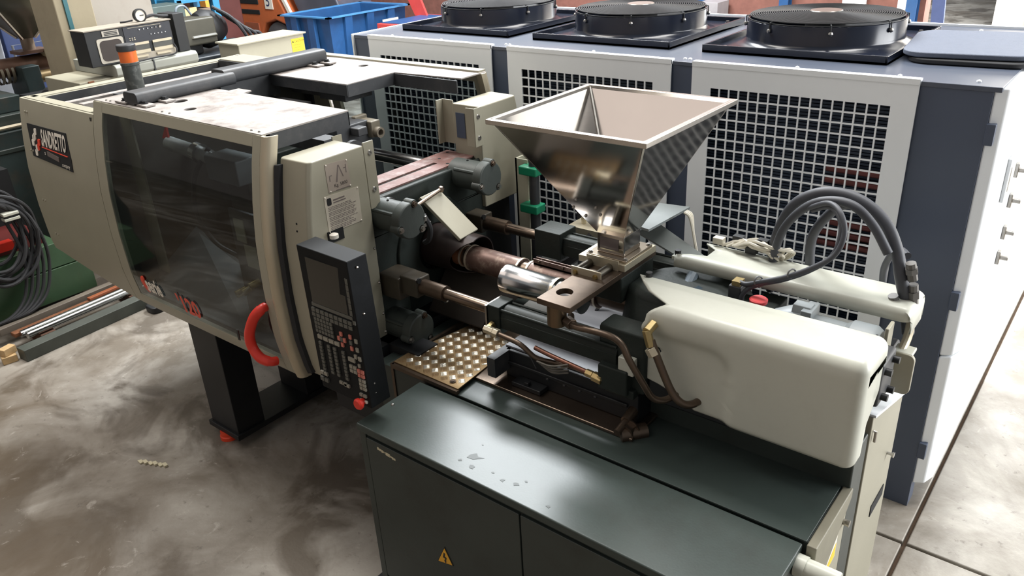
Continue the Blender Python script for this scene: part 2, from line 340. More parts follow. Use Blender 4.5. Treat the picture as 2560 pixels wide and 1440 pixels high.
# interior divider and condenser coils behind the grilles
for a, b in ((-3.74, -2.79), (-2.68, -1.745), (-1.635, -.715)):
    g = G()
    g.box((a, 3.47, .3), (b, 3.50, 1.89))
    for k in range(110):
        z = .32 + k * .0142
        g.box((a, 3.455, z), (b, 3.47, z + .010))
    g.obj('condenser_coil', coil_m, ch)
for z in (1.49, 1.44, 1.25, 1.20, 1.15): G().cyl((-1.05, 3.425, z), (-.74, 3.425, z), .014).obj('copper_pipe', copper, ch)
def grille_panel(x0, x1):
    z0, z1, y0, y1 = .12, 1.918, 3.288, 3.306
    nx, nz = 17, 21; gx0, gx1, gz1 = x0 + .088, x1 - .088, 1.815
    px = (gx1 - gx0) / nx; pz = .0452; bar = .0062
    xs = [x0]; zs = [z1]
    for i in range(nx): xs += [gx0 + i * px + bar / 2, gx0 + (i + 1) * px - bar / 2]
    xs.append(x1)
    for j in range(nz): zs += [gz1 - j * pz - bar / 2, gz1 - (j + 1) * pz + bar / 2]
    zs.append(z0)
    bm = bmesh.new(); F = [[bm.verts.new((x, y0, z)) for z in zs] for x in xs]; B = [[bm.verts.new((x, y0 + .007, z)) for z in zs] for x in xs]
    def hole(i, j): return i % 2 == 1 and j % 2 == 1 and 0 < i < len(xs) - 2 and 0 < j < len(zs) - 2
    nxx, nzz = len(xs) - 1, len(zs) - 1
    for i in range(nxx):
        for j in range(nzz):
            if hole(i, j):
                c = [(i, j), (i + 1, j), (i + 1, j + 1), (i, j + 1)]
                for k in range(4):
                    p, q = c[k], c[(k + 1) % 4]
                    bm.faces.new((F[p[0]][p[1]], F[q[0]][q[1]], B[q[0]][q[1]], B[p[0]][p[1]]))
            else:
                bm.faces.new((F[i][j], F[i][j + 1], F[i + 1][j + 1], F[i + 1][j])); bm.faces.new((B[i][j], B[i + 1][j], B[i + 1][j + 1], B[i][j + 1]))
    for j in range(nzz):
        for i in (0, nxx): bm.faces.new((F[i][j], F[i][j + 1], B[i][j + 1], B[i][j]))
    for i in range(nxx):
        for j in (0, nzz): bm.faces.new((F[i][j], F[i + 1][j], B[i + 1][j], B[i][j]))
    g = G(); g.bm = bm
    g.box((x0, y0 - .002, 1.9), (x1, 3.322, 1.921))   # folded top lip
    return g.obj('front_panel', chill, ch, weld=False)
for a, b in ((-3.735, -2.792), (-2.684, -1.742), (-1.638, -.709)): grille_panel(a, b)
# end doors with chamfered front edge, hinges, latches
def end_door(z0, z1):
    g = G().prism([(-.466, 3.312), (-.42, 3.335), (-.40, 3.40), (-.40, 4.63), (-.43, 4.66), (-.466, 4.66)], 'z', z0, z1); return g.obj('end_door', chill, ch, bevel=.008)
end_door(.80, 1.905); end_door(.13, .795)
for z in (1.74, 1.06, .32): G().box((-.468, 3.298, z - .04), (-.436, 3.325, z + .04)).obj('hinge', navy, ch, bevel=.003)
g = G().box((-.40, 3.52, 1.42), (-.386, 3.66, 1.60)); o = g.obj('display_frame', chill, ch, bevel=.004)
G().box((-.388, 3.55, 1.46), (-.383, 3.63, 1.56)).obj('display', white, o)
for y, z in ((3.80, 1.48), (3.82, 1.34), (3.86, 1.18), (3.86, 1.06)):
    g = G().box((-.40, y - .018, z - .03), (-.385, y + .018, z + .03)); g.cyl((-.39, y, z), (-.355, y, z), .010); g.obj('latch', steel, ch, bevel=.003)
for x, y in ((-3.6, 3.36), (-3.2, 3.35), (-2.745, 3.36), (-2.72, 3.36), (-2.2, 3.36), (-1.71, 3.36), (-1.685, 3.36), (-1.2, 3.36), (-.8, 3.36), (-.53, 3.37), (-2.3, 4.58), (-1.83, 4.5), (-1.81, 4.5), (-.75, 4.55), (-3.75, 4.2)):
    G().lathe((x, y, 1.912), 'z', [(.009, 0), (.008, .005), (.003, .008)], 10, caps=True).obj('rivet', chill, ch)
# fans
def fan(cx, cy):
    z = 1.912; h = .43
    g = G().box((cx - .41, cy - h, z), (cx + .41, cy + h, z + .012))
    for s in (-1, 1):
        g.box((cx - .41, cy + s * h, z), (cx + .41, cy + s * (h - .01), z + .036)); g.box((cx + s * .41, cy - h, z), (cx + s * .40, cy + h, z + .036))
    root = g.obj('fan_tray', cowl_m, ch, bevel=.002)
    r = .352; zb = z + .012
    prof = [(r + .05, 0), (r + .02, .006), (r + .004, .02), (r, .03), (r, .108), (r - .006, .112), (r - .012, .108), (r - .012, .012)]
    G().lathe((cx, cy, zb), 'z', prof, 64).obj('fan_cowl', cowl_m, root)
    g = G(); zt = zb + .122
    n = 29
    for k in range(n):
        rr = .075 + (r - .003 - .075) * k / (n - 1); dz = .012 * (1 - (rr / r) ** 2) - (.010 if k == n - 1 else 0)
        g.tube([(cx + rr * math.cos(a), cy + rr * math.sin(a), zt + dz) for a in [2 * PI * i / 56 for i in range(56)]], .0026, 5, closed=True)
    for k in range(8):
        a = PI / 8 + k * PI / 4
        g.tube([(cx + q * math.cos(a), cy + q * math.sin(a), zt + .012 * (1 - (q / r) ** 2) - .004) for q in (.06, .15, .25, .33, r + .004)] + [(cx + (r + .005) * math.cos(a), cy + (r + .005) * math.sin(a), zb + .080)], .003, 6)
    tag(g.obj('fan_guard', black, root), kind='stuff')
    G().lathe((cx, cy, zt + .012), 'z', [(.0, .006), (.07, .004), (.076, -.004), (0, -.006)], 32).obj('guard_hub', steel, root)
    for k in range(8):
        a = PI / 8 + k * PI / 4
        G().ball((cx + (r + .006) * math.cos(a), cy + (r + .006) * math.sin(a), zb + .082), .011).obj('clip_bolt', steel, root)
    g = G().cyl((cx, cy, zb + .02), (cx, cy, zb + .09), .09)
    for k in range(6):
        a = k * PI / 3
        for q in range(1):
            c, s_ = math.cos(a), math.sin(a); c2, s2 = math.cos(a + .55), math.sin(a + .55)
            g.hexa([(cx + .08 * c, cy + .08 * s_, zb + .03), (cx + .34 * c, cy + .34 * s_, zb + .035), (cx + .34 * c2, cy + .34 * s2, zb + .075), (cx + .08 * c2, cy + .08 * s2, zb + .065)],
                   [(cx + .08 * c, cy + .08 * s_, zb + .034), (cx + .34 * c, cy + .34 * s_, zb + .039), (cx + .34 * c2, cy + .34 * s2, zb + .079), (cx + .08 * c2, cy + .08 * s2, zb + .069)])
    g.obj('fan_rotor', charcoal, root)
    G().cyl((cx, cy, zb - .008), (cx, cy, zb), r - .012).obj('fan_well', void, root)
    for sx, sy in ((-.385, -.39), (.385, -.405), (.385, .40), (-.385, .40), (.33, -.36), (-.33, -.36), (.34, .36)):
        G().hexbolt((cx + sx, cy + sy, zb), 'z', .010, .012).obj('tray_bolt', steel, root)
for cx in (-1.31, -2.30, -3.29): fan(cx, 3.975)
# rubber mat lying on the roof
pts = rrect(0, 0, .50, .60, .10, 6)
g = G().prism(pts, 'z', 0, .022); o = g.obj('rubber_mat', M('textured_mat', (92, 100, 116), .6, var=.05, scale=30, bump=.4, bscale=350), bevel=.006)
o.location = (-.665, 3.95, 1.914); o.rotation_euler = (0, 0, .12); tag(o, 'grey textured rubber mat with rounded corners lying on the chiller roof at its end', 'mat')
o2 = G().prism(rrect(0, 0, .46, .54, .09, 6), 'z', 0, .02).obj('rubber_mat', rubber, bevel=.006)
o.location.z = 1.936; o2.location = (-.64, 3.90, 1.914); o2.rotation_euler = (0, 0, .05); tag(o2, 'dark rubber mat lying underneath the textured mat on the chiller roof', 'mat')
# ================================================================== INJECTION MOULDING MACHINE
mc = thing('injection_moulding_machine', 'long beige and dark green injection moulding machine with smoked sliding door and cream covers', 'machine', (-2.6, 2.42, 0))
Y0 = 2.42
PROF = [(.74, 1.708), (.825, 1.684), (.972, 1.661), (1.182, 1.655), (1.394, 1.663), (1.557, 1.684), (1.711, 1.714), (1.83, 1.747)]
def yp(z):
    if z <= PROF[0][0]: return PROF[0][1]
    for (a, u), (b, v) in zip(PROF, PROF[1:]):
        if z <= b: return u + (v - u) * (z - a) / (b - a)
    return PROF[-1][1] + (z - PROF[-1][0]) * .29
def curved(x0, x1, z0, z1, th=.02, n=18, dy=0, zb=None, mirror=False, g=None):
    g = g or G(); R = []
    for i in range(n + 1):
        ring = []
        for x, d in ((x0, 0), (x1, 0), (x1, th), (x0, th)):
            lo = zb(x) if zb else z0; z = lo + (z1 - lo) * i / n; y = yp(z) + dy + d
            ring.append((x, 2 * Y0 - y if mirror else y, z))
        R.append(ring)
    return g.rings(R)
# --- left fixed side panel, end panel, rear mirror
def zb_left(x): return .79 + .115 * (min(1, max(0, (-4.0 - x) / .8)) ** 1.2)
g = G()
xs = [-4.825 + .825 * i / 10 for i in range(11)]
for a, b in zip(xs, xs[1:]): curved(a, b, .8, 1.765, .012, 16, zb=zb_left, g=g)
bmesh.ops.remove_doubles(g.bm, verts=g.bm.verts, dist=1e-5)
for f in [f for f in g.bm.faces if abs(f.normal.x) > .99 and -4.82 < f.calc_center_median().x < -4.01]: g.bm.faces.remove(f)
g.box((-4.80, 1.745, 1.755), (-4.06, 1.80, 1.767))
sp = g.obj('side_panel', beige, mc)
curved(-4.825, -4.0, .9, 1.765, .012, 10, mirror=True).obj('side_panel', beige, mc)
g = G().box((-4.825, 1.73, .95), (-4.813, 3.11, 1.767)).box((-4.825, 1.77, 1.757), (-4.745, 3.07, 1.767)); g.box((-4.75, 1.80, 1.69), (-4.738, 3.04, 1.76))
g.obj('end_panel', beige, mc, bevel=.003)
G().box((-4.741, 1.80, 1.62), (-4.735, 3.04, 1.757)).box((-4.735, 1.80, 1.60), (-4.03, 1.806, 1.752)).obj('inner_lip', charcoal, mc)
for x, z in ((-4.76, 1.70), (-4.735, 1.70), (-4.74, 1.50), (-4.71, 1.50), (-4.74, 1.22), (-4.71, 1.22), (-4.72, 1.02), (-4.69, 1.02)):
    G().lathe((x, yp(z), z), 'y', [(.006, .003), (.006, -.004), (.002, -.006)], 8, caps=True).obj('panel_screw', beige, mc)
# cross members of the open frame at the clamp end
for x, w, z, m in ((-4.60, .05, 1.735, beige_top), (-4.32, .05, 1.765, beige_top)):
    g = G().box((x - w / 2, 1.82, z - .05), (x + w / 2, 3.02, z)); g.obj('cross_bar', m, mc, bevel=.004)
G().box((-4.735, 2.80, 1.70), (-3.75, 2.90, 1.712)).box((-4.735, 2.90, 1.64), (-3.75, 2.91, 1.77)).obj('rear_lip', charcoal, mc)
G().box((-4.735, 2.91, 1.765), (-3.70, 3.09, 1.777)).obj('rear_top_strip', beige, mc, bevel=.003)
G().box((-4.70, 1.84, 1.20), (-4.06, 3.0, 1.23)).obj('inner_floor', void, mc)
# --- sign with lettering (flat printed plate following the panel)
def on_panel(x0, z0, lift=.002):
    return lambda u, v, d=0: (x0 + u, yp(z0 + v) - lift - d * .2, z0 + v)
def patch(name, pts, mat, parent, lift=.0015, z_off=0, nseg=6):  # thin flat print following the curved panel, pts (x, z) convex quad/poly
    zs = [p[1] for p in pts]; g = G()
    F = [g.bm.verts.new((x, yp(z) - lift, z)) for x, z in pts]; B = [g.bm.verts.new((x, yp(z) + .001, z)) for x, z in pts]
    g.face(F); n = len(pts)
    for i in range(n): g.face([F[i], B[i], B[(i + 1) % n], F[(i + 1) % n]])
    return g.obj(name, mat, parent)
sx0, sx1, sz0, sz1 = -4.75, -4.285, 1.452, 1.642
sign = patch('name_plate', [(sx0 + .03, sz0 + .02), (sx1 + .02, sz0 - .002), (sx1 + .02, sz0 + .06), (sx1 - .01, sz1), (sx0, sz1)], black, mc, .003)
def P(u, v): return (sx0 + u, sz0 + v)
def blob(u, v, m):  # pair of offset rounded tiles of the emblem
    for du, dv in ((0, 0), (.013, .026)):
        pts = [(sx0 + u + du + px, sz0 + v + dv + pz) for px, pz in rrect(0, 0, .026, .034, .006, 2)]
        patch('emblem_tile', pts, m, sign, .005)
blob(.085, .130, white); blob(.060, .095, white); blob(.085, .045, white) ; blob(.118, .078, red_print)
text('name_lettering', 'SANDRETTO', .118, on_panel(sx0 + .168, sz0 + .095, .005), white, sign, sx=.41, offset=.0035)
text('sub_lettering', 'company', .03, on_panel(sx0 + .375, sz0 + .012, .005), white, sign, sx=.8)
text('sub_lettering', 'a', .03, on_panel(sx0 + .185, sz0 + .048, .005), white, sign)
patch('print_bar', [(sx0 + .16, sz0 + .082), (sx0 + .45, sz0 + .07), (sx0 + .45, sz0 + .073), (sx0 + .16, sz0 + .085)], red_print, sign, .005)
patch('print_bar', [(sx0 + .215, sz0 + .045), (sx0 + .345, sz0 + .03), (sx0 + .345, sz0 + .055), (sx0 + .215, sz0 + .07)], ink_grey, sign, .005)
# --- sliding door: frame, smoked pane, aluminium strip, red handle
DX0, DX1, DZ0, DZ1 = -3.998, -2.664, .785, 1.828
gx0, gx1, gz0, gz1 = -3.912, -2.716, .848, 1.782
g = G()
curved(DX0, gx0, DZ0, DZ1, .025, 20, g=g); curved(gx1, DX1, DZ0, DZ1, .025, 20, g=g)
curved(gx0, gx1, gz1, DZ1, .025, 3, g=g); curved(gx0, gx1, DZ0, gz0, .025, 3, g=g)
door = g.obj('sliding_door', beige, mc, bevel=.002)
curved(gx0 - .004, gx1 + .004, gz0 - .004, gz1 + .004, .006, 22, dy=.003).obj('door_pane', smoked, door, ang=60)
g = G(); R = []
for i in range(25):
    z = .772 + (1.828 - .772) * i / 24; y = yp(z)
    R.append([(DX1 + .001 + a, y + b, z) for a, b in ((0, .0), (.012, -.005), (.026, -.004), (.038, .004), (.045, .018), (.048, .045), (.040, .045), (.034, .02), (.02, .008), (0, .01))])
g.rings(R).obj('door_edge_strip', alu, door, ang=50)
g = G(); R = []
for i in range(21):
    z = .79 + (1.72 - .79) * i / 20; y = yp(z) + .03
    R.append([(-2.612, y, z), (-2.596, y + .01, z), (-2.590, y + .05, z), (-2.606, y + .05, z)])
g.rings(R).obj('door_seal', rubber, door)
def q(x, y, z, r=1.62): k = y / r; return (x * k, y, 2.6 - (2.6 - z) * k)
hp = [q(-2.668, 1.655, 1.145), q(-2.70, 1.635, 1.125), q(-2.775, 1.612, 1.06), q(-2.835, 1.600, .965), q(-2.835, 1.60, .90), q(-2.79, 1.605, .862), q(-2.72, 1.625, .866), q(-2.665, 1.655, .888)]
hd = G().tube(hp, [.02] * 9 + [.0225] * 39 + [.02] * 9, 14, smooth=8).obj('door_handle', red, door, ang=60)
G().box((-2.852, 1.572, .955), (-2.838, 1.576, 1.005)).obj('handle_mark', ink, hd)
# printing at the foot of the pane
fn = on_panel(-3.785, .905, .004)
sh = lambda x0, z0: (lambda u, v, d=0: (x0 + u, yp(z0 + v) - .003 - d * .2, z0 + v))
text('door_print', 'serie', .128, sh(-3.785, .905), white, door, sx=.58, offset=.004)
g = G()
def pp(u, v): z = .905 + v; x = -3.80 + u; return (x, yp(z) - .002, z)
ou = []; inn = []
for k in range(17):
    a = math.radians(95 + 205 * k / 16); ou.append(pp(.014 + .040 * math.cos(a), .036 + .048 * math.sin(a))); inn.append(pp(.030 + .016 * math.cos(a), .046 + .022 * math.sin(a)))
for k in range(16): g.poly([ou[k], ou[k + 1], inn[k + 1], inn[k]])
g.obj('door_swoosh', red_print, door, solid=.001)
text('door_print', "'120", .128, sh(-3.50, .875), red_print, door, sx=.85, shear=.0, offset=.004)
# scratches and the little cable hook behind the pane
hk = [(-3.18, 1.80, .985), (-3.15, 1.79, .99), (-3.10, 1.785, 1.02), (-3.07, 1.785, 1.045), (-3.06, 1.80, 1.06)]
G().tube(hk, .005, 6, smooth=5).obj('core_hose', alu, mc)
for p in ((-3.19, 1.80, .985), (-3.13, 1.80, 1.01), (-3.06, 1.80, 1.06)): G().cyl(p, (p[0] + .01, p[1] + .05, p[2] + .01), .018).obj('water_fitting', brass, mc)
# --- top panels with holes
def sheet_with_holes(name, outline, z, th, holes, mat):
    g = G(); bm = g.bm
    vs = [bm.verts.new((x, y, z)) for x, y in outline]; es = [bm.edges.new((vs[i], vs[(i + 1) % len(vs)])) for i in range(len(vs))]
    for cx, cy, r in holes:
        hv = [bm.verts.new((cx + r * math.cos(2 * PI * k / 16), cy + r * math.sin(2 * PI * k / 16), z)) for k in range(16)]
        es += [bm.edges.new((hv[i], hv[(i + 1) % 16])) for i in range(16)]
    bmesh.ops.triangle_fill(bm, edges=es, use_beauty=True)
    ext = bmesh.ops.extrude_face_region(bm, geom=list(bm.faces)); bmesh.ops.translate(bm, verts=[e for e in ext['geom'] if isinstance(e, bmesh.types.BMVert)], vec=(0, 0, -th))
    return g.obj(name, mat, mc)
tp = sheet_with_holes('top_panel', [(-3.998, 1.752), (-2.666, 1.752), (-2.666, 2.19), (-3.415, 2.19), (-3.43, 2.245), (-3.535, 2.245), (-3.535, 2.19), (-3.78, 2.19)], 1.832, .006,
                      [(-3.69, 1.955, .022), (-3.55, 1.94, .034), (-3.35, 1.868, .028)], beige_top)
G().box((-3.78, 2.186, 1.768), (-2.668, 2.192, 1.828)).box((-2.674, 1.79, 1.76), (-2.668, 2.19, 1.828)).obj('top_panel_flange', charcoal, tp)
for x in (-3.42, -3.36, -2.76, -2.71, -3.88, -3.92): G().lathe((x, 1.775, 1.832), 'z', [(.007, 0), (.005, .004), (.002, .005)], 8, caps=True).obj('panel_screw', steel, tp)
rp = sheet_with_holes('top_panel', [(-3.95, 3.085), (-3.95, 2.92), (-3.70, 2.55), (-3.09, 2.55), (-3.09, 2.87), (-2.66, 2.90), (-2.66, 3.085)], 1.832, .006,
                      [(-3.70, 2.86, .028), (-3.60, 2.852, .036), (-3.39, 2.93, .028)], beige_top)
g = G().box((-3.70, 2.546, 1.775), (-3.088, 2.552, 1.828)).box((-3.094, 2.55, 1.77), (-3.088, 2.87, 1.828)).box((-3.09, 2.865, 1.765), (-2.66, 2.872, 1.826)).box((-3.40, 2.62, 1.72), (-3.20, 2.80, 1.77))
g.obj('top_panel_flange', charcoal, rp)
G().box((-3.95, 3.04, 1.828), (-2.67, 3.095, 1.842)).obj('top_edge_strip', beige, rp, bevel=.003)
# rear sliding door: same frame and pane mirrored, with its aluminium end profile
g = G(); curved(-3.95, -3.88, DZ0, DZ1, .025, 16, mirror=True, g=g); curved(-2.74, -2.69, DZ0, DZ1, .025, 16, mirror=True, g=g)
curved(-3.88, -2.74, 1.775, DZ1, .025, 3, mirror=True, g=g); curved(-3.88, -2.74, DZ0, .86, .025, 3, mirror=True, g=g)
rd = g.obj('sliding_door', beige, mc)
curved(-3.885, -2.735, .855, 1.78, .006, 16, dy=.003, mirror=True).obj('door_pane', smoked, rd, ang=60)
g = G(); R = []
for i in range(17):
    z = .79 + (1.828 - .79) * i / 16; y = 2 * Y0 - yp(z)
    R.append([(-2.69, y, z), (-2.665, y, z), (-2.645, y - .03, z), (-2.65, y - .055, z), (-2.69, y - .05, z)])
g.rings(R).obj('door_edge_strip', alu, rd)
# --- dark guide beams across the top
def beam(name, y0, y1, zb, zt, x0, x1):
    pts = rrect((x0 + x1) / 2, (zb + zt) / 2, x1 - x0, zt - zb, .02, 4)
    g = G().prism(pts, 'y', y0, y1); return g.obj(name, charcoal, mc, bevel=.003)
b1 = beam('guide_beam', 1.775, 2.30, 1.833, 1.892, -3.745, -3.625)
b2 = beam('guide_beam', 2.26, 2.91, 1.835, 1.905, -3.775, -3.66)
for b, x, y in ((b1, -3.61, 1.80), (b1, -3.61, 1.90), (b1, -3.77, 1.79), (b2, -3.635, 2.80), (b2, -3.635, 2.885)):
    G().box((x - .05, y - .025, 1.834), (x + .05, y + .025, 1.843)).obj('foot_tab', beige_top, b, bevel=.002)
    G().hexbolt((x, y, 1.844), 'z', .012, .012).obj('foot_bolt', black, b)
G().box((-3.84, 2.20, 1.70), (-3.40, 2.56, 1.715)).box((-3.78, 2.25, 1.72), (-3.70, 2.6, 1.83)).obj('beam_bracket', charcoal, mc)
# --- signal beacon
bc = G().lathe((-4.405, 2.17, 1.742), 'z', [(.062, 0), (.062, .008), (.047, .012), (.046, .15), (.049, .152), (.049, .165), (.0455, .167), (0, .167)], 24).obj('signal_beacon', M('beacon_body', (66, 70, 68), .55, var=.15, scale=25, dirt=(150, 152, 148), dirt_amt=.35, dirt_scale=30), mc)
G().lathe((-4.405, 2.17, 1.909), 'z', [(.0455, 0), (.0455, .058), (0, .058)], 24).obj('beacon_lens', orange, bc)
G().lathe((-4.405, 2.17, 1.967), 'z', [(.048, 0), (.05, .004), (.05, .03), (.046, .035), (0, .036)], 24).obj('beacon_cap', charcoal, bc)
G().box((-4.52, 2.09, 1.735), (-4.28, 2.25, 1.743)).obj('beacon_bracket', charcoal, bc)
# --- inside the clamp: tie bars, platens, chute, back panel
for y in (2.17, 2.67):
    for z in (1.455, .93): G().cyl((-4.62, y, z), (-2.45, y, z), .032, seg=20).obj('tie_bar', chrome, mc)
for x0, x1, nm in ((-3.52, -3.34, 'moving_platen'), (-4.45, -4.22, 'rear_platen')):
    g = G().box((x0, 2.07, .86), (x1, 2.77, 1.53))
    for y in (2.17, 2.67):
        for z in (1.455, .93): g.cyl((x0 - .05, y, z), (x1 + .07, y, z), .058, seg=20)
    g.obj(nm, green_cast, mc, bevel=.008)
G().cyl((-4.22, Y0, 1.19), (-3.52, Y0, 1.19), .11, seg=24).obj('clamp_cylinder', charcoal, mc)
G().cyl((-3.86, 2.0, 1.575), (-3.50, 2.0, 1.555), .036).obj('core_cylinder', M('pale_cylinder', (160, 162, 162), .4, metal=.5), mc)
G().box((-3.44, 1.93, 1.475), (-3.19, 2.06, 1.595)).obj('core_block', M('grey_block', (88, 92, 94), .5), mc, bevel=.008)
G().cyl((-3.62, 2.0, 1.565), (-3.58, 2.0, 1.56), .05).cyl((-3.52, 2.0, 1.555), (-3.43, 2.0, 1.55), .028).obj('core_rod', chrome, mc)
G().hexa([(-3.98, 1.74, .83), (-3.05, 1.74, .83), (-3.15, 2.02, .90), (-3.98, 2.10, 1.06)], [(-3.98, 1.74, .836), (-3.05, 1.74, .836), (-3.15, 2.02, .906), (-3.98, 2.10, 1.066)]).obj('chute_plate', M('dusty_chute', (66, 72, 75), .5, var=.2, scale=6), mc)
G().hexa([(-3.90, 1.99, 1.60), (-3.84, 1.99, 1.60), (-3.84, 1.99, 1.665), (-3.845, 1.99, 1.665)], [(-3.90, 2.0, 1.60), (-3.84, 2.0, 1.60), (-3.84, 2.0, 1.665), (-3.845, 2.0, 1.665)]).obj('red_flag', red, mc)
G().box((-3.165, 1.85, 1.25), (-3.09, 1.855, 1.36)).obj('inner_label', beige, mc); G().box((-3.12, 1.85, 1.13), (-3.03, 1.855, 1.24)).obj('inner_label', beige, mc); G().box((-3.2, 1.856, .83), (-3.0, 1.87, 1.40)).obj('inner_bracket', charcoal, mc)
G().box((-4.0, 1.85, .83), (-3.90, 1.86, 1.74)).obj('pane_stripe', beige, mc)  # pale strip added behind the pane to give its reflected stripe
G().tube([(-3.5, 2.0, 1.6), (-3.6, 1.95, 1.45), (-3.66, 1.95, 1.25), (-3.6, 1.98, 1.1), (-3.45, 2.0, 1.05)], .012, 8, smooth=6).obj('inner_hose', rubber, mc)
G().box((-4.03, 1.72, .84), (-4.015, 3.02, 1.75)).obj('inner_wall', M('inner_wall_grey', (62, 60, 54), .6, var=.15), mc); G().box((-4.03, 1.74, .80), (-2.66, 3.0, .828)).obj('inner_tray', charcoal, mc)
# hidden bed frame under the clamp, inner rails
g = G().box((-4.75, 2.0, .80), (-2.2, 2.12, .88)).box((-4.75, 2.72, .80), (-2.2, 2.84, .88)).box((-4.75, 2.0, .76), (-4.6, 2.84, .88)).box((-3.72, 2.0, .72), (-3.45, 2.84, .85)).box((-2.75, 1.95, .45), (-2.38, 2.88, .88))
g.obj('clamp_bed', black, mc)
G().box((-3.3, 2.22, 1.60), (-2.9, 2.30, 1.66)).obj('inner_beam', charcoal, mc)
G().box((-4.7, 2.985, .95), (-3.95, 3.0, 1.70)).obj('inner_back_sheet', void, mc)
# connector with cable gland on the inner beam
cn = G().box((-3.08, 2.54, 1.60), (-3.05, 2.62, 1.68)).box((-3.05, 2.55, 1.585), (-2.95, 2.61, 1.665)).obj('plug_housing', M('grey_brown_plug', (112, 106, 92), .5), mc, bevel=.006)
G().lathe((-2.95, 2.58, 1.61), 'x', [(.026, 0), (.026, .03), (.016, .03), (.016, .0)], 16).obj('cable_gland', M('gland', (120, 112, 98), .5), cn)
G().box((-3.2, 2.36, 1.55), (-2.98, 2.56, 1.67)).box((-2.98, 2.44, 1.62), (-2.92, 2.50, 1.66)).obj('valve_block', charcoal, mc, bevel=.006)
G().lathe((-2.86, 2.34, 1.58), 'x', [(0, 0), (.06, 0), (.06, .02), (0, .02)], 20).obj('round_flange', charcoal, mc)
# --- fixed platen with ribs, top slot, tie bar caps
g = G().box((-2.69, 2.06, .76), (-2.505, 2.79, 1.495))
g.box((-2.505, 2.06, 1.33), (-2.47, 2.79, 1.495)); g.box((-2.505, 2.06, .76), (-2.47, 2.79, .84)); g.box((-2.505, 2.06, .84), (-2.47, 2.24, 1.33)); g.box((-2.505, 2.60, .84), (-2.47, 2.79, 1.33))
g.lathe((-2.505, Y0, 1.175), 'x', [(.235, 0), (.235, .05), (.2, .055), (.11, .055), (.11, 0)], 36)
fp = g.obj('fixed_platen', green_cast, mc, bevel=.008)
g = G()
for a, b in (((-2.69, 2.10), (-2.60, 2.79)), ((-2.575, 2.10), (-2.505, 2.79)), ((-2.60, 2.10), (-2.575, 2.20)), ((-2.60, 2.60), (-2.575, 2.79))): g.box((*a, 1.495), (*b, 1.502))
g.obj('platen_top', rust_red, fp)
for x, y in ((-2.55, 2.16), (-2.62, 2.66), (-2.66, 2.76), (-2.53, 2.62)): G().cyl((x, y, 1.495), (x, y, 1.503), .008, seg=8).obj('tapped_hole', void, fp)
for y, z in ((2.135, 1.425), (2.645, 1.46), (2.12, .915), (2.67, .93)):
    c = G(); c.lathe((-2.50, y, z), 'x', [(.068, 0), (.068, .16), (.078, .162), (.078, .205), (.074, .21), (0, .21)], 32)
    for k in range(3):
        a = math.radians(75 + 120 * k) if z > 1.2 else math.radians(70 + 120 * k)
        yy, zz = y + .071 * math.cos(a), z + .071 * math.sin(a); c.cyl((-2.338, yy, zz), (-2.290, yy, zz), .019, seg=16)
    cap = c.obj('tie_bar_cap', grey_cyl, mc, bevel=.003)
    for k in range(3):
        a = math.radians(75 + 120 * k) if z > 1.2 else math.radians(70 + 120 * k)
        G().hexbolt((-2.289, y + .071 * math.cos(a), z + .071 * math.sin(a)), 'x', .010, .010).obj('cap_bolt', steel if k else oily, cap)
    G().cyl((-2.46, y - .055, z + .035), (-2.34, y - .055, z + .035), .009, seg=8).obj('cap_rib', grey_cyl, cap)
    G().ball((-2.42, y - .005, z + .068), .006).obj('grease_hole', void, cap)
# cables and toggles between the caps
G().tube([(-2.31, 2.22, 1.42), (-2.30, 2.24, 1.36), (-2.32, 2.25, 1.30), (-2.36, 2.26, 1.27)], .012, 8, smooth=5).obj('sensor_cable', rubber, mc)
G().box((-2.32, 2.205, 1.37), (-2.30, 2.25, 1.385)).box((-2.32, 2.20, 1.40), (-2.29, 2.22, 1.42)).obj('clip', steel, mc)
# purge guard tube, its rod and tilted flap
g = G(); R1 = []
sh_pts = 28
a0 = (-2.44, 2.42, 1.175); R = []
for x, ro, ri in ((-2.45, .115, .108), (-2.19, .105, .098)):
    pass
prof = [(.100, 0), (.092, .27), (.087, .27), (.094, 0)]
R = []
for r, t in prof:
    ring = []
    for k in range(sh_pts):
        a = 2 * PI * k / sh_pts; cut = .11 * max(0, math.cos(a - math.radians(205))) if t else 0
        ring.append((-2.455 + t - cut, Y0 + r * math.cos(a), 1.185 + r * math.sin(a)))
    R.append(ring)
g.rings(R, closed=True).obj('purge_guard', M('brown_guard_sheet', (46, 36, 34), .45, metal=.3, var=.15, scale=10), mc)
G().cyl((-2.40, 2.20, 1.415), (-2.40, 2.42, 1.455), .009).ball((-2.40, 2.43, 1.456), .016).obj('guard_rod', rodm, mc)
fA, fB, fC, fD = (-2.43, 2.325, 1.445), (-2.425, 2.44, 1.452), (-2.235, 2.475, 1.285), (-2.24, 2.36, 1.275)
g = G(); dn = Vector((-.012, 0, -.012)); g.hexa([Vector(p) + dn for p in (fA, fB, fC, fD)], [fA, fB, fC, fD]); g.obj('guard_flap', beige, mc, bevel=.003)
G().tube([(-2.44, 2.30, 1.04), (-2.34, 2.26, 1.025), (-2.25, 2.24, 1.02), (-2.235, 2.25, 1.035)], .008, 8, smooth=5).obj('guard_handle', chrome, mc)
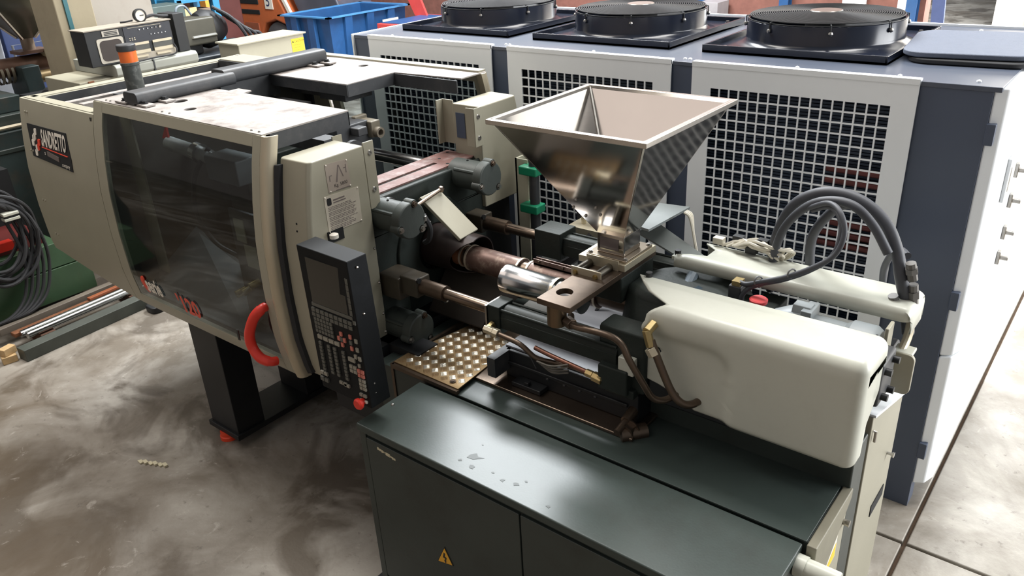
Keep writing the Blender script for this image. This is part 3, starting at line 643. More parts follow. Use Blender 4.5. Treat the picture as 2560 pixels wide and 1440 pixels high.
# --- front tower (control side) and rear tower
def tower(mirror, zlow):
    g = G(); R = []; n = 18
    for i in range(n + 1):
        z = zlow + (1.742 - zlow) * i / n; y = yp(z) + .056
        ring = [(-2.622, y + .014, z), (-2.608, y, z), (-2.462, y + .008, z), (-2.448, y + .022, z), (-2.448, 2.06, z), (-2.622, 2.06, z)]
        R.append([(x, 2 * Y0 - yy, zz) if mirror else (x, yy, zz) for x, yy, zz in ring])
    return g.rings(R).obj('corner_tower', beige, mc, bevel=.006)
t1 = tower(False, .775); t2 = tower(True, 1.25)
g = G().box((-2.455, 2.06, 1.47), (-2.448, 2.115, 1.752)); g.obj('tower_flange', beige, t1, bevel=.002)
G().box((-2.64, 2.06, 1.60), (-2.634, 2.11, 1.752)).obj('tower_flange', beige, t1)
for z in (1.705, 1.55): G().lathe((-2.448, 2.09, z), 'x', [(.012, 0), (.010, .004), (.005, .004), (.005, .001), (0, .001)], 14).obj('socket_screw', steel, t1)
for x, z in ((-2.58, 1.50), (-2.52, 1.50), (-2.58, 1.47), (-2.52, 1.47)): G().ball((x, yp(z) + .062, z), .005).obj('screw_hole', void, t1)
for z in (1.30, 1.14, .99, .90): G().ball((-2.447, 2.048, z), .007).obj('panel_screw', steel, t1)
# etched plates on the tower side
p1 = G().prism([(1.858, 1.603), (1.972, 1.600), (1.968, 1.712), (1.857, 1.717)], 'x', -2.449, -2.4465).obj('lifting_plate', label_m, t1)
on_t = lambda y0, z0: (lambda u, v, d=0: (-2.4462 + d * .1, y0 + u, z0 + v))
for pts in ([(1.90, 1.635), (1.907, 1.635), (1.922, 1.70), (1.918, 1.70)], [(1.937, 1.65), (1.942, 1.648), (1.924, 1.70), (1.920, 1.70)]): G().prism(pts, 'x', -2.447, -2.4458).obj('sling_print', ink_grey, p1)
for pts in ([(1.870, 1.645), (1.874, 1.645), (1.874, 1.668), (1.870, 1.668)], [(1.874, 1.665), (1.884, 1.665), (1.884, 1.669), (1.874, 1.669)], [(1.955, 1.66), (1.958, 1.66), (1.958, 1.695), (1.955, 1.695)], [(1.945, 1.68), (1.957, 1.68), (1.957, 1.683), (1.945, 1.683)], [(1.895, 1.602), (1.968, 1.601), (1.968, 1.604), (1.895, 1.605)]): G().prism(pts, 'x', -2.447, -2.4458).obj('sling_print', ink_grey, p1)
text('plate_lettering', 'Kg. 5800', .019, on_t(1.888, 1.617), ink, p1)
p2 = G().prism([(1.829, 1.443), (2.003, 1.441), (2.006, 1.587), (1.830, 1.594)], 'x', -2.449, -2.4465).obj('notice_plate', M('aluminium_notice', (190, 182, 166), .45, metal=.2), t1)
G().prism(rrect(1.852, 1.568, .022, .03, .005, 2), 'x', -2.447, -2.4458).obj('notice_emblem', ink, p2)
random.seed(3)
for k in range(15):
    z = 1.543 - k * .0062 - (k // 3) * .0022; w = .135 * random.uniform(.75, 1); y = 1.842
    while y < 1.842 + w:
        l = random.uniform(.006, .02); G().box((-2.447, y, z), (-2.4459, min(y + l, 1.99), z + .0026)).obj('notice_print', ink_grey, p2); y += l + .003
G().box((-2.447, 1.872, 1.566), (-2.4459, 1.93, 1.572)).box((-2.447, 1.872, 1.556), (-2.4459, 1.935, 1.561)).obj('notice_print', ink_grey, p2)
for y, z in ((1.862, 1.712), (1.964, 1.708), (1.867, 1.606), (1.968, 1.603), (1.835, 1.589), (2.0, 1.583), (1.834, 1.447), (1.998, 1.445)): G().ball((-2.446, y, z), .0035, 6).obj('plate_rivet', white, t1)
# rear tower front face: window, flanges
G().box((-2.60, 2.776, 1.58), (-2.545, 2.80, 1.70)).obj('tower_window', navy, t2)
G().box((-2.69, 2.74, 1.545), (-2.684, 2.79, 1.755)).box((-2.684, 2.782, 1.545), (-2.62, 2.788, 1.755)).obj('tower_flange', beige, t2)
g = G().box((-2.5, 2.735, 1.56), (-2.447, 2.741, 1.742)).box((-2.452, 2.735, 1.56), (-2.446, 2.79, 1.742)); g.obj('tower_flange', beige, t2, bevel=.002)
for z in (1.70, 1.60): G().lathe((-2.446, 2.762, z), 'x', [(.012, 0), (.010, .004), (.005, .004), (.005, .001), (0, .001)], 14).obj('socket_screw', steel, t2)
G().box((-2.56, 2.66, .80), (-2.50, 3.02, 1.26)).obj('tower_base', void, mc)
# leg frame under the clamp with orange foot
lf = G().box((-3.705, 1.785, .075), (-3.455, 1.955, .86)).obj('leg_post', black, mc, bevel=.004)
lf2 = G().box((-3.705, 2.25, .075), (-3.455, 2.45, .86)).box((-3.705, 2.75, .075), (-3.455, 2.95, .86)).obj('leg_post', black, mc, bevel=.004)
G().box((-3.72, 1.77, .045), (-3.44, 2.97, .078)).obj('leg_base', black, mc, bevel=.004)
for y in (1.80, 2.90): G().lathe((-3.585, y, 0), 'z', [(.05, 0), (.05, .02), (.045, .025), (.045, .046), (0, .046)], 20, caps=True).obj('levelling_foot', M('foot_red_orange', (216, 66, 34), .5) if y < 2 else bpy.data.materials['foot_red_orange'], mc)
# ------------------------------------------------------------------ control panel on the tower
cp = G().hexa([(-2.292, 1.568, .925), (-2.012, 1.568, .925), (-2.012, 1.665, .925), (-2.292, 1.665, .925)], [(-2.305, 1.570, 1.522), (-2.022, 1.562, 1.522), (-2.022, 1.652, 1.522), (-2.305, 1.66, 1.522)]).obj('control_panel', M('panel_black', (15, 17, 19), .6, var=.15, scale=6, dirt=(48, 50, 54), dirt_amt=.15, dirt_scale=8, spec=.2), mc, bevel=.004)
CX0, CX1, CZ0, CZ1 = -2.298, -2.017, .925, 1.522
def cpt(u, v, d=0): return (CX0 + u * (CX1 - CX0), 1.5665 - d, CZ0 + v * (CZ1 - CZ0))   # u right, v up, 0..1
def plate_on(name, u, v, w, h, m, d=.003):
    a = cpt(u, v, 0); b = cpt(u + w, v + h, d); return G().box((a[0], b[1], a[2]), (b[0], a[1] + .002, b[2])).obj(name, m, cp)
plate_on('screen', .15, .64, .70, .30, screen_m, .003)
plate_on('soft_key_bar', .13, .615, .80, .022, keyd_m, .004)
for k in range(6): plate_on('key', .895, .645 + k * .041, .05, .038, keyd_m, .005)
def keygrid(u, v, nx, nz, du, dv, m, w=.8, h=.78, skip=()):
    for i in range(nx):
        for j in range(nz):
            if (i, j) in skip: continue
            plate_on('key', u + i * du, v - j * dv, du * w, dv * h, m, .006)
keygrid(.11, .575, 9, 2, .090, .032, keyd_m)
keygrid(.93, .59, 1, 1, .06, .032, keyd_m)
keygrid(.13, .515, 6, 4, .062, .028, keyd_m)
for u, v in ((.62, .47), (.62, .395), (.565, .433), (.675, .433), (.80, .475), (.80, .395)): plate_on('key', u, v, .048, .028, keyr_m, .006)
plate_on('key', .62, .433, .048, .028, keyd_m, .006); plate_on('key', .80, .435, .048, .028, keyd_m, .006)
for u, v in ((.905, .46), (.905, .40), (.985 - .06, .34), (.85, .345)): plate_on('key', u, v, .05, .028, keys_m, .006)
keygrid(.14, .385, 4, 1, .115, .034, keys_m)
for u in (.14, .31, .43, .60): keygrid(u, .34, 1, 8, .07, .027, keyd_m)
keygrid(.72, .31, 1, 1, .16, .036, keys_m); keygrid(.90, .29, 1, 1, .05, .03, keys_m); keygrid(.72, .26, 2, 2, .075, .03, keys_m)
keygrid(.87, .25, 2, 2, .065, .03, keyr_m); keygrid(.87, .185, 2, 3, .065, .028, keys_m)
keygrid(.45, .10, 2, 1, .08, .026, keys_m); keygrid(.55, .095, 1, 1, .12, .026, keys_m)
keygrid(.06, .11, 2, 1, .08, .03, keys_m); keygrid(.04, .06, 2, 1, .09, .036, keyd_m); keygrid(.84, .075, 2, 1, .07, .026, keys_m); keygrid(.83, .035, 2, 1, .075, .02, white)
es = G().lathe((-2.050, 1.566, .948), 'y', [(.0, -.034), (.018, -.034), (.023, -.028), (.022, -.018), (.014, -.014), (.013, 0)], 20).obj('stop_button', red, cp)
for z in (1.49, 1.31, 1.02, .98): G().ball((-2.0165, 1.60, z), .005, 6).obj('panel_screw', steel, cp)
G().box((-2.449, 1.765, 1.28), (-2.25, 1.80, 1.40)).box((-2.30, 1.655, 1.28), (-2.235, 1.80, 1.40)).obj('panel_arm', black, mc)
G().box((-2.452, 1.82, 1.40), (-2.445, 1.90, 1.45)).obj('arm_slot', void, mc)
G().lathe((-2.42, 1.83, 1.43), 'z', [(.018, 0), (.018, .015), (.008, .02), (0, .02)], 12).obj('arm_knob', white, mc)
# ------------------------------------------------------------------ machine bed and injection unit
bed = G().prism([(-2.36, 1.905), (-.50, 1.905), (-.50, 2.33), (-1.18, 2.33), (-1.18, 2.95), (-2.36, 2.95)], 'z', 0, .845).obj('bed', green_dark, mc, bevel=.005)
G().box((-2.30, 1.90, .845), (-.505, 2.22, .852)).obj('bed_top_sheet', green_lid, mc, bevel=.002)
g = G().prism([(-2.02, 2.03), (-1.93, 2.02)] + [(-1.17, 2.02), (-1.17, 2.86), (-1.93, 2.86)] + [(-2.0, 2.80), (-2.03, 2.70), (-2.04, 2.12)], 'z', .852, .866)
g.obj('way_plate', rodm, mc, bevel=.004)
# beige bed end: header strip, door leaf with yellow sticker, dark column, feet
g = G().prism([(1.885, .58), (1.91, .58), (2.215, .818), (2.215, .852), (1.885, .852)], 'x', -.500, -.470); g.obj('bed_end_header', M('worn_beige_header', (124, 120, 104), .5, var=.12, scale=8), mc, bevel=.004)
G().prism([(1.94, .10), (2.198, .10), (2.198, .795), (1.94, .60)], 'x', -.508, -.476).obj('bed_end_door', beige, mc, bevel=.004)
o = G().prism([(2.02, .615), (2.13, .63), (2.13, .72), (2.02, .645)], 'x', -.4765, -.4745).obj('sticker', white, mc); G().prism([(2.025, .62), (2.125, .634), (2.125, .69), (2.025, .632)], 'x', -.4748, -.4738).obj('sticker_print', yellow, mc)
G().lathe((-.475, 2.175, .74), 'x', [(.01, 0), (.012, .02), (0, .022)], 12).obj('door_screw', steel, mc)
G().box((-1.35, 2.205, .0), (-.478, 2.335, .99)).obj('bed_column', green_dark, mc, bevel=.006)
G().box((-1.35, 2.335, .60), (-1.17, 2.80, .99)).obj('bed_column', green_dark, mc, bevel=.006)
# carriage slide box between bed and barrel
g = G().box((-1.81, 2.11, .866), (-1.20, 2.74, .985)); g.box((-1.81, 2.10, .925), (-1.24, 2.12, .94)); cb = g.obj('carriage_box', black, mc, bevel=.004)
G().box((-1.83, 2.02, .90), (-1.79, 2.16, .985)).obj('carriage_stop', charcoal, mc)
G().box((-1.74, 2.055, .868), (-1.60, 2.11, .886)).box((-1.68, 2.06, .886), (-1.66, 2.08, .90)).obj('slide_clamp', black, mc, bevel=.003)
for x in (-1.60, -1.52, -1.45, -1.38): G().ball((x, 2.108, .92), .008).obj('box_bolt', charcoal, cb)
G().box((-1.82, 2.13, .985), (-1.25, 2.70, .992)).obj('drip_tray', M('tray_grey', (130, 132, 138), .45, var=.1), mc)
G().cyl((-1.22, 2.06, .90), (-1.22, 2.14, .925), .02).cyl((-1.22, 2.0, .885), (-1.22, 2.07, .90), .014).obj('grease_handle', oily, mc)
G().hexbolt((-1.20, 2.06, .875), '-y', .028, .03).obj('anchor_nut', rodm, mc)
G().cyl((-1.22, 2.02, .862), (-1.16, 2.10, .862), .03, seg=12).obj('anchor_bolt', oily, mc)
# traverse cylinders (front low, rear high) with rods and end blocks
def traverse(y, z, xr, x0, x1, blk, grow=1):
    G().cyl((xr, y, z), (x0, y, z), .024, seg=20).obj('traverse_rod', rodm, mc)
    G().cyl((xr - .02, y, z), (xr + .12, y, z), .034, seg=20).obj('rod_collar', oily, mc)
    G().box((xr - .11, y - .042, z - .042), (xr - .01, y + .042, z + .045)).box((-2.5, y - .06, z - .07), (xr - .10, y + .06, z + .035)).obj('rod_block', M('oily_green_block', (62, 56, 46), .45, var=.2, scale=10, dirt=(40, 36, 28), dirt_amt=.5) if y < 2.4 else bpy.data.materials['oily_green_block'], mc, bevel=.006)
    G().cyl((xr - .008, y - .03, z + .04), (xr - .0, y - .03, z + .04), .012, seg=10).obj('block_socket', void, mc)
    b = G().box((x0, y - .048 * grow, z - .05 * grow), (x0 + blk, y + .048 * grow, z + .046 * grow)).obj('cylinder_head', green_cast, mc, bevel=.004)
    g = G().cyl((x0 + blk, y, z), (x1, y, z), .040, seg=24)
    for yy in (-.036, .036): g.cyl((x0, y + yy, z + .032), (x1, y + yy, z + .032), .006, seg=8)
    g.box((x0 + blk, y - .042, z - .046), (x1, y + .042, z + .004)); g.obj('traverse_cylinder', green_cast, mc, bevel=.003)
    return b
traverse(2.13, 1.135, -2.25, -1.865, -1.28, .06)
traverse(2.69, 1.215, -2.36, -2.04, -1.3, .14, 1.3)
G().box((-1.875, 2.078, 1.085), (-1.866, 2.182, 1.176)).obj('head_shim', steel, mc)
G().box((-1.34, 2.06, 1.0), (-1.22, 2.30, 1.10)).box((-1.32, 2.075, .985), (-1.20, 2.72, 1.02)).obj('cylinder_rear_block', green_cast, mc, bevel=.006)
# barrel with bands, nozzle, rear collar
BZ = 1.168
g = G().lathe((-2.42, Y0, BZ), 'x', [(0, 0), (.012, 0), (.022, .06), (.03, .10), (.044, .105), (.044, .17), (.047, .172), (.047, 1.1), (0, 1.1)], 28); brl = g.obj('barrel', oily, mc)
G().lathe((-2.325, Y0, BZ), 'x', [(.03, 0), (.048, .01), (.046, .06), (.03, .06)], 24).obj('nozzle_crust', rust, brl)
for x0, x1 in ((-2.235, -1.945), (-1.905, -1.55)):
    b = G().lathe((x0, Y0, BZ), 'x', [(.047, 0), (.057, .0), (.057, x1 - x0), (.047, x1 - x0)], 32).obj('heater_band', band_m, brl)
    for x in (x0, x1 - .012): G().lathe((x, Y0, BZ), 'x', [(.056, 0), (.0595, 0), (.0595, .010), (.056, .010)], 32).obj('band_rim', ring_m, brl)
G().lathe((-2.275, Y0, BZ), 'x', [(.046, 0), (.052, 0), (.052, .008), (.046, .008)], 32).obj('band_rim', ring_m, brl)
g = G().box((-1.88, Y0 - .012, BZ + .056), (-1.58, Y0 + .012, BZ + .064)).box((-1.88, Y0 - .012, BZ + .056), (-1.58, Y0 - .008, BZ + .082)).box((-1.88, Y0 + .008, BZ + .056), (-1.58, Y0 + .012, BZ + .082)); cs = g.obj('clamp_strip', band_m, brl)
for x in (-1.85, -1.73, -1.62): G().cyl((x, Y0 - .02, BZ + .073), (x, Y0 + .02, BZ + .073), .006, seg=8).obj('clamp_screw', oily, cs)
# polished spare sleeve lying next to the barrel
sl = G().lathe((-1.905, 2.255, 1.215), 'x', [(0, 0), (.056, 0), (.060, .004), (.060, .035), (.058, .038), (.058, .235), (.060, .238), (.060, .262), (.052, .266), (.052, .38), (0, .38)], 40).obj('polished_sleeve', chrome, mc)
G().lathe((-1.655, 2.255, 1.215), 'x', [(.058, 0), (.0625, 0), (.0625, .012), (.058, .012)], 40).obj('sleeve_rim', ring_m, sl)
# carriage casting under the hopper
g = G(); R = []
for x, w, zt in ((-1.40, .10, 1.28), (-1.33, .19, 1.30), (-1.28, .235, 1.305), (-1.08, .25, 1.30), (-1.0, .25, 1.28)):
    ring = [(x, Y0 - w, .99), (x, Y0 + w, .99), (x, Y0 + w, zt - .12), (x, Y0 + w * .62, zt), (x, Y0 - w * .62, zt), (x, Y0 - w, zt - .12)]; R.append(ring)
g.rings(R).obj('carriage_casting', green_cast, mc, bevel=.025, seg=4)
G().box((-1.36, 2.10, 1.0), (-1.17, 2.2, 1.24)).obj('carriage_wing', green_cast, mc, bevel=.012)
G().box((-1.17, 2.12, .98), (-.50, 2.335, 1.17)).box((-1.17, 2.335, 1.075), (-.50, 2.68, 1.17)).obj('drive_housing', black, mc, bevel=.01)
# dark slide plate with discharge hole, spout and roller bracket
def plate_hole(name, pts, z, th, holes, mat, par):
    g = G(); bm = g.bm; vs = [bm.verts.new((x, y, z)) for x, y in pts]; es = [bm.edges.new((vs[i], vs[(i + 1) % len(vs)])) for i in range(len(vs))]
    for cx, cy, r in holes:
        hv = [bm.verts.new((cx + r * math.cos(2 * PI * k / 20), cy + r * math.sin(2 * PI * k / 20), z)) for k in range(20)]; es += [bm.edges.new((hv[i], hv[(i + 1) % 20])) for i in range(20)]
    bmesh.ops.triangle_fill(bm, edges=es, use_beauty=True)
    ext = bmesh.ops.extrude_face_region(bm, geom=list(bm.faces)); bmesh.ops.translate(bm, verts=[e for e in ext['geom'] if isinstance(e, bmesh.types.BMVert)], vec=(0, 0, -th))
    return g.obj(name, mat, par, bevel=.0015)
spl = plate_hole('slide_plate', [(-1.535, 1.975), (-1.392, 1.972), (-1.392, 2.56), (-1.535, 2.56)], 1.345, .022, [(-1.478, 2.065, .030)], oily, mc)
G().lathe((-1.482, 2.02, 1.238), 'z', [(.035, 0), (.035, .085), (.031, .085), (.031, 0)], 24).obj('discharge_spout', M('bronze_spout', (112, 96, 78), .3, metal=.9, var=.15), spl)
G().box((-1.535, 2.30, 1.22), (-1.39, 2.54, 1.325)).obj('feed_throat_block', green_cast, mc, bevel=.006)
hp_ = plate_hole('hopper_plate', [(-1.588, 2.315), (-1.385, 2.315), (-1.385, 2.545), (-1.588, 2.545)], 1.372, .027, [(-1.395 - .02, 2.42, .012), (-1.41, 2.36, .007), (-1.41, 2.51, .007), (-1.445, 2.335, .007)], plate_m, mc)
rb = G().box((-1.555, 2.215, 1.325), (-1.425, 2.221, 1.372)).obj('roller_bracket', plate_m, mc, bevel=.002); G().box((-1.55, 2.311, 1.332), (-1.41, 2.315, 1.385)).obj('bracket_back', plate_m, rb, bevel=.001)
for x in (-1.535, -1.448):
    G().cyl((x, 2.221, 1.352), (x, 2.311, 1.352), .016, seg=18).obj('guide_roller', M('roller_steel', (96, 92, 84), .3, metal=.9), rb)
    G().hexbolt((x, 2.215, 1.350), '-y', .008, .007).obj('roller_bolt', brass, rb)
# hydraulic pipes and fittings on the near side
def pipe(pts, r, m, sm=6): return G().tube(pts, r, 12, smooth=sm).obj('hydraulic_pipe', m, mc, ang=60)
def fitting(a, b, r=.018, m=brass): return G().tube([a, b], r, 6).obj('pipe_fitting', m, mc, bevel=.002)
fitting((-1.44, 2.02, 1.262), (-1.405, 2.005, 1.262), .021, oily)
pipe([(-1.45, 2.06, 1.262), (-1.40, 2.0, 1.264), (-1.33, 2.0, 1.266), (-1.25, 2.0, 1.268), (-1.205, 2.0, 1.25), (-1.175, 2.0, 1.20), (-1.13, 2.02, 1.11), (-1.105, 2.04, 1.055), (-1.075, 2.07, 1.04), (-1.05, 2.14, 1.045)], .012, oily)
pipe([(-1.125, 2.055, 1.265), (-1.10, 2.05, 1.215), (-1.045, 2.05, 1.105), (-1.01, 2.06, 1.06), (-.985, 2.09, 1.045), (-.97, 2.14, 1.045)], .0135, oily)
fitting((-1.135, 2.09, 1.31), (-1.14, 2.05, 1.295), .018); fitting((-1.142, 2.052, 1.30), (-1.122, 2.048, 1.245), .016); fitting((-1.124, 2.05, 1.24), (-1.108, 2.05, 1.215), .022, plate_m)
fitting((-1.835, 2.075, 1.105), (-1.832, 2.04, 1.10), .016); fitting((-1.845, 2.038, 1.10), (-1.80, 2.038, 1.098), .017, plate_m); fitting((-1.80, 2.038, 1.098), (-1.775, 2.038, 1.096), .019, plate_m)
pipe([(-1.775, 2.038, 1.096), (-1.69, 2.038, 1.088), (-1.655, 2.04, 1.075), (-1.61, 2.055, 1.035), (-1.55, 2.085, 1.02), (-1.46, 2.095, 1.025), (-1.385, 2.075, 1.03)], .010, oily)
pipe([(-1.63, 2.075, 1.065), (-1.56, 2.075, 1.055), (-1.47, 2.072, 1.048), (-1.39, 2.07, 1.042)], .009, M('copper_brown_pipe', (122, 84, 70), .35, metal=.7))
fitting((-1.395, 2.07, 1.04), (-1.365, 2.07, 1.038), .015); fitting((-1.365, 2.07, 1.036), (-1.325, 2.07, 1.03), .019); fitting((-1.335, 2.06, 1.036), (-1.32, 2.11, 1.055), .014)
for k in range(4):
    G().tube([(-1.60 + .01 * k, 2.045, 1.03 - .004 * k), (-1.53, 2.04 + .004 * k, 1.035 - .012 * k), (-1.46, 2.05, 1.06 - .012 * k)], .0035, 6, smooth=5).obj('thin_wire', M('wire_grey', (96, 92, 84), .5), mc)
G().tube([(-1.66, 2.05, 1.07), (-1.63, 2.045, 1.04), (-1.60, 2.04, 1.0)], .0035, 6, smooth=5).obj('thin_wire', rubber, mc)
# ------------------------------------------------------------------ cream covers
def cover(name, mirror):
    r = .042; zt, zb, yf = 1.362, 1.0, 2.100
    def Y(y): return 2 * Y0 - y if mirror else y
    # section (y, z) from lower front edge up and over to the inner top edge
    sec = [(yf + .004, 1.00), (yf, 1.03), (yf, 1.08), (yf, 1.13), (yf, 1.17), (yf, 1.20), (yf, 1.23), (yf, 1.26), (yf, 1.285), (yf, zt - r)]
    for k in range(1, 7): a = k * PI / 12; sec.append((yf + r - r * math.cos(a), zt - r + r * math.sin(a)))
    sec += [(yf + .10, zt + .001), (yf + .15, zt), (yf + .20, zt - .002)]
    # left limit of each section point: concave hose cut-out on the front, curved tongue on the top
    def xl(y, z):
        if z < zt - r + 1e-4:
            T = [(1.00, -.985), (1.03, -1.03), (1.06, -1.12), (1.08, -1.225), (1.095, -1.245), (1.14, -1.245), (1.155, -1.19), (1.17, -1.135), (1.20, -1.115), (1.22, -1.16), (1.245, -1.188), (1.27, -1.19), (1.29, -1.185), (1.31, -1.172)] if not mirror else [(1.0, -1.18), (1.31, -1.18)]
            if z <= T[0][0]: return T[0][1]
            for (a, u), (b, v) in zip(T, T[1:]):
                if z <= b: return u + (v - u) * (z - a) / (b - a)
            return T[-1][1]
        t = (y - yf) / .20
        return -1.172 + .055 * math.sin(min(1, t / .45) * PI) - (.14 * max(0, (t - .32) / .68) ** .8)
    xr = -.462; nx = 44; V = []
    g = G()
    if not mirror:
        # fine vertical resolution for the cut-out
        sec = [(yf + .004 if z < 1.01 else yf, z) for z in [1.0 + .307 * k / 30 for k in range(31)]] + sec[10:]
    ns = len(sec); rc = .032; rows = []
    # inward offset of section for the rounded end corner
    for j, (y, z) in enumerate(sec):
        a = sec[max(0, j - 1)]; b = sec[min(ns - 1, j + 1)]; ty, tz = b[0] - a[0], b[1] - a[1]; L = math.hypot(ty, tz); ny, nz = tz / L, -ty / L   # inward normal
        x0 = xl(y, z); row = []
        x1 = xr - rc
        for i in range(nx + 1):
            t = i / nx; x = x0 + (x1 - x0) * t
            bulge = 0
            row.append((x, y, z))
        for k in range(1, 7):
            an = k * PI / 12; off = rc * (1 - math.cos(an)); row.append((x1 + rc * math.sin(an), y + ny * off, z + nz * off))
        # end face: run inwards from the rounded corner
        yy, zz = row[-1][1], row[-1][2]
        depth = .17 if z > 1.22 else (.17 - (1.22 - z) / .10 * .12 if z > 1.12 else .05 - max(0, (1.10 - z)) * .1)
        if z > zt - r: # top part of end face drops a little
            row.append((xr, max(yy, min(yf + .22, y)) + .0, zz - .012)); row.append((xr, max(yy, min(yf + .22, y)), zz - .05))
        else:
            row.append((xr, yy + depth * .5, zz)); row.append((xr, yy + depth, zz))
        rows.append(row)
    if not mirror:
        # stiffening bulge: lower-left area of the front is set back slightly behind a rounded step
        for row in rows:
            for i, (x, y, z) in enumerate(row):
                if z < 1.318:
                    qx, qz = x + .87 + .075, z - 1.262 + .075; d = min(max(qx, qz), 0) + math.hypot(max(qx, 0), max(qz, 0)) - .075
                    s = 1 / (1 + math.exp(-max(-30, min(30, d / .008)))); row[i] = (x, y + .020 * (1 - s), z)
    if mirror:
        for row in rows:
            for i, (x, y, z) in enumerate(row): row[i] = (x, y, z)
    VV = [[g.bm.verts.new((x, Y(y), z)) for x, y, z in row] for row in rows]
    for j in range(ns - 1):
        for i in range(len(VV[0]) - 1): g.face([VV[j][i], VV[j][i + 1], VV[j + 1][i + 1], VV[j + 1][i]])
    return g.obj(name, cream, mc, ang=50, solid=.006)
fc = cover('front_cover', False)
def rear_cover():
    sec = [(2.506, 1.322), (2.506, 1.345), (2.510, 1.358), (2.522, 1.364), (2.545, 1.365), (2.56, 1.365), (2.60, 1.365), (2.63, 1.365), (2.66, 1.364), (2.685, 1.358), (2.698, 1.345), (2.702, 1.325), (2.702, 1.28)]
    T = [(2.50, -1.285), (2.535, -1.285), (2.558, -1.178), (2.63, -1.178), (2.675, -1.24), (2.75, -1.24)]
    def xl(y):
        for (a, u), (b, v) in zip(T, T[1:]):
            if y <= b: return u + (v - u) * (y - a) / (b - a)
    g = G(); rows = []; xr = -.452; rc = .03; yc = 2.605
    for y, z in sec:
        x0 = xl(y); row = [(x0 + (xr - rc - x0) * i / 20, y, z) for i in range(21)]
        for k in range(1, 6):
            an = k * PI / 10; off = rc * (1 - math.cos(an)); top = z > 1.35
            row.append((xr - rc + rc * math.sin(an), y + (0 if top else (off if y < yc else -off)), z - (off if top else 0)))
        yl = row[-1][1]; row.append((xr, min(max(yl, 2.535), 2.67), min(row[-1][2], 1.31)))
        row.append((xr, min(max(yl, 2.535), 2.67), 1.27)); rows.append(row)
    VV = [[g.bm.verts.new(c) for c in row] for row in rows]
    for j in range(len(sec) - 1):
        for i in range(len(VV[0]) - 1): g.face([VV[j][i], VV[j][i + 1], VV[j + 1][i + 1], VV[j + 1][i]])
    return g.obj('rear_cover', cream, mc, ang=50, solid=.006)
rc_ = rear_cover()
G().cyl((-1.275, 2.30, 1.355), (-1.275, 2.30, 1.38), .012, seg=12).obj('cover_screw', black, fc)
G().cyl((-1.285, 2.535, 1.355), (-1.285, 2.535, 1.378), .012, seg=12).obj('cover_screw', black, rc_)
G().box((-1.30, 2.515, 1.345), (-1.22, 2.545, 1.358)).obj('cover_tab', cream, rc_)
G().box((-1.262, 2.07, 1.085), (-1.20, 2.10, 1.15)).obj('cover_foot', cream, fc, bevel=.004)
G().tube([(-1.22, 2.33, 1.30), (-1.20, 2.42, 1.27), (-1.20, 2.50, 1.31)], .022, 10, smooth=5).obj('cooling_hose', M('grey_hose', (112, 124, 134), .4), mc)
# screw drive between the covers
mt = G().lathe((-.86, Y0, 1.235), 'x', [(0, 0), (.06, 0), (.085, .05), (.092, .08), (.092, .12), (.075, .125), (.072, .24), (.088, .26), (.088, .33), (.075, .35), (0, .35)], 32).obj('hydraulic_motor', M('motor_grey', (138, 144, 146), .42, var=.06), mc, bevel=.002)
G().prism([(2.385, 1.31), (2.455, 1.31), (2.44, 1.345), (2.40, 1.345)], 'x', -.79, -.73).box((-.755, 2.375, 1.30), (-.72, 2.465, 1.34)).obj('motor_lug', M('motor_grey_lug', (146, 152, 154), .4), mt, bevel=.003)
G().hexbolt((-.545, 2.40, 1.30), 'x', .014, .03).hexbolt((-.545, 2.45, 1.29), 'x', .014, .03).obj('motor_bolt', charcoal, mt)
G().box((-.50, 2.41, 1.10), (-.488, 2.475, 1.335)).obj('motor_bracket', beige, mc, bevel=.004)
G().box((-1.15, 2.30, 1.17), (-.90, 2.54, 1.27)).box((-.95, 2.28, 1.17), (-.86, 2.56, 1.285)).obj('bearing_housing', green_cast, mc, bevel=.012)
G().hexa([(-1.17, 2.32, 1.27), (-1.05, 2.30, 1.27), (-1.03, 2.42, 1.27), (-1.15, 2.44, 1.27)], [(-1.17, 2.32, 1.305), (-1.05, 2.30, 1.285), (-1.03, 2.42, 1.285), (-1.15, 2.44, 1.305)]).obj('drive_plate', M('blue_black_plate', (44, 60, 70), .3, metal=.3), mc, bevel=.004)
G().box((-1.02, 2.40, 1.27), (-.975, 2.45, 1.355)).obj('solenoid_block', charcoal, mc, bevel=.005); G().box((-1.01, 2.405, 1.355), (-.98, 2.445, 1.372)).obj('solenoid_plug', brass, mc)
G().lathe((-.905, 2.394, 1.285), 'z', [(.012, 0), (.012, .035), (.030, .037), (.031, .048), (.026, .052), (0, .053)], 24).obj('oil_cap', M('coral_cap', (222, 76, 78), .5, var=.04), mc)
G().box((-.87, 2.36, 1.275), (-.83, 2.40, 1.305)).obj('small_bracket', green_cast, mc)
# end of injection unit: dark block with bolts, hanging hose cover
eb = G().box((-.50, 2.27, 1.13), (-.455, 2.41, 1.285)).obj('end_block', charcoal, mc, bevel=.01)
for y, z in ((2.30, 1.25), (2.38, 1.255), (2.30, 1.16), (2.37, 1.15)): G().cyl((-.455, y, z), (-.436, y, z), .012, seg=12).obj('end_bolt', black, eb)
G().prism(rrect(-.452, 1.142, .075, .15, .022, 4), 'y', 2.495, 2.512).obj('end_guard', beige, mc, bevel=.004); G().box((-.485, 2.50, 1.205), (-.425, 2.56, 1.218)).obj('end_guard_top', cream, mc, bevel=.004)
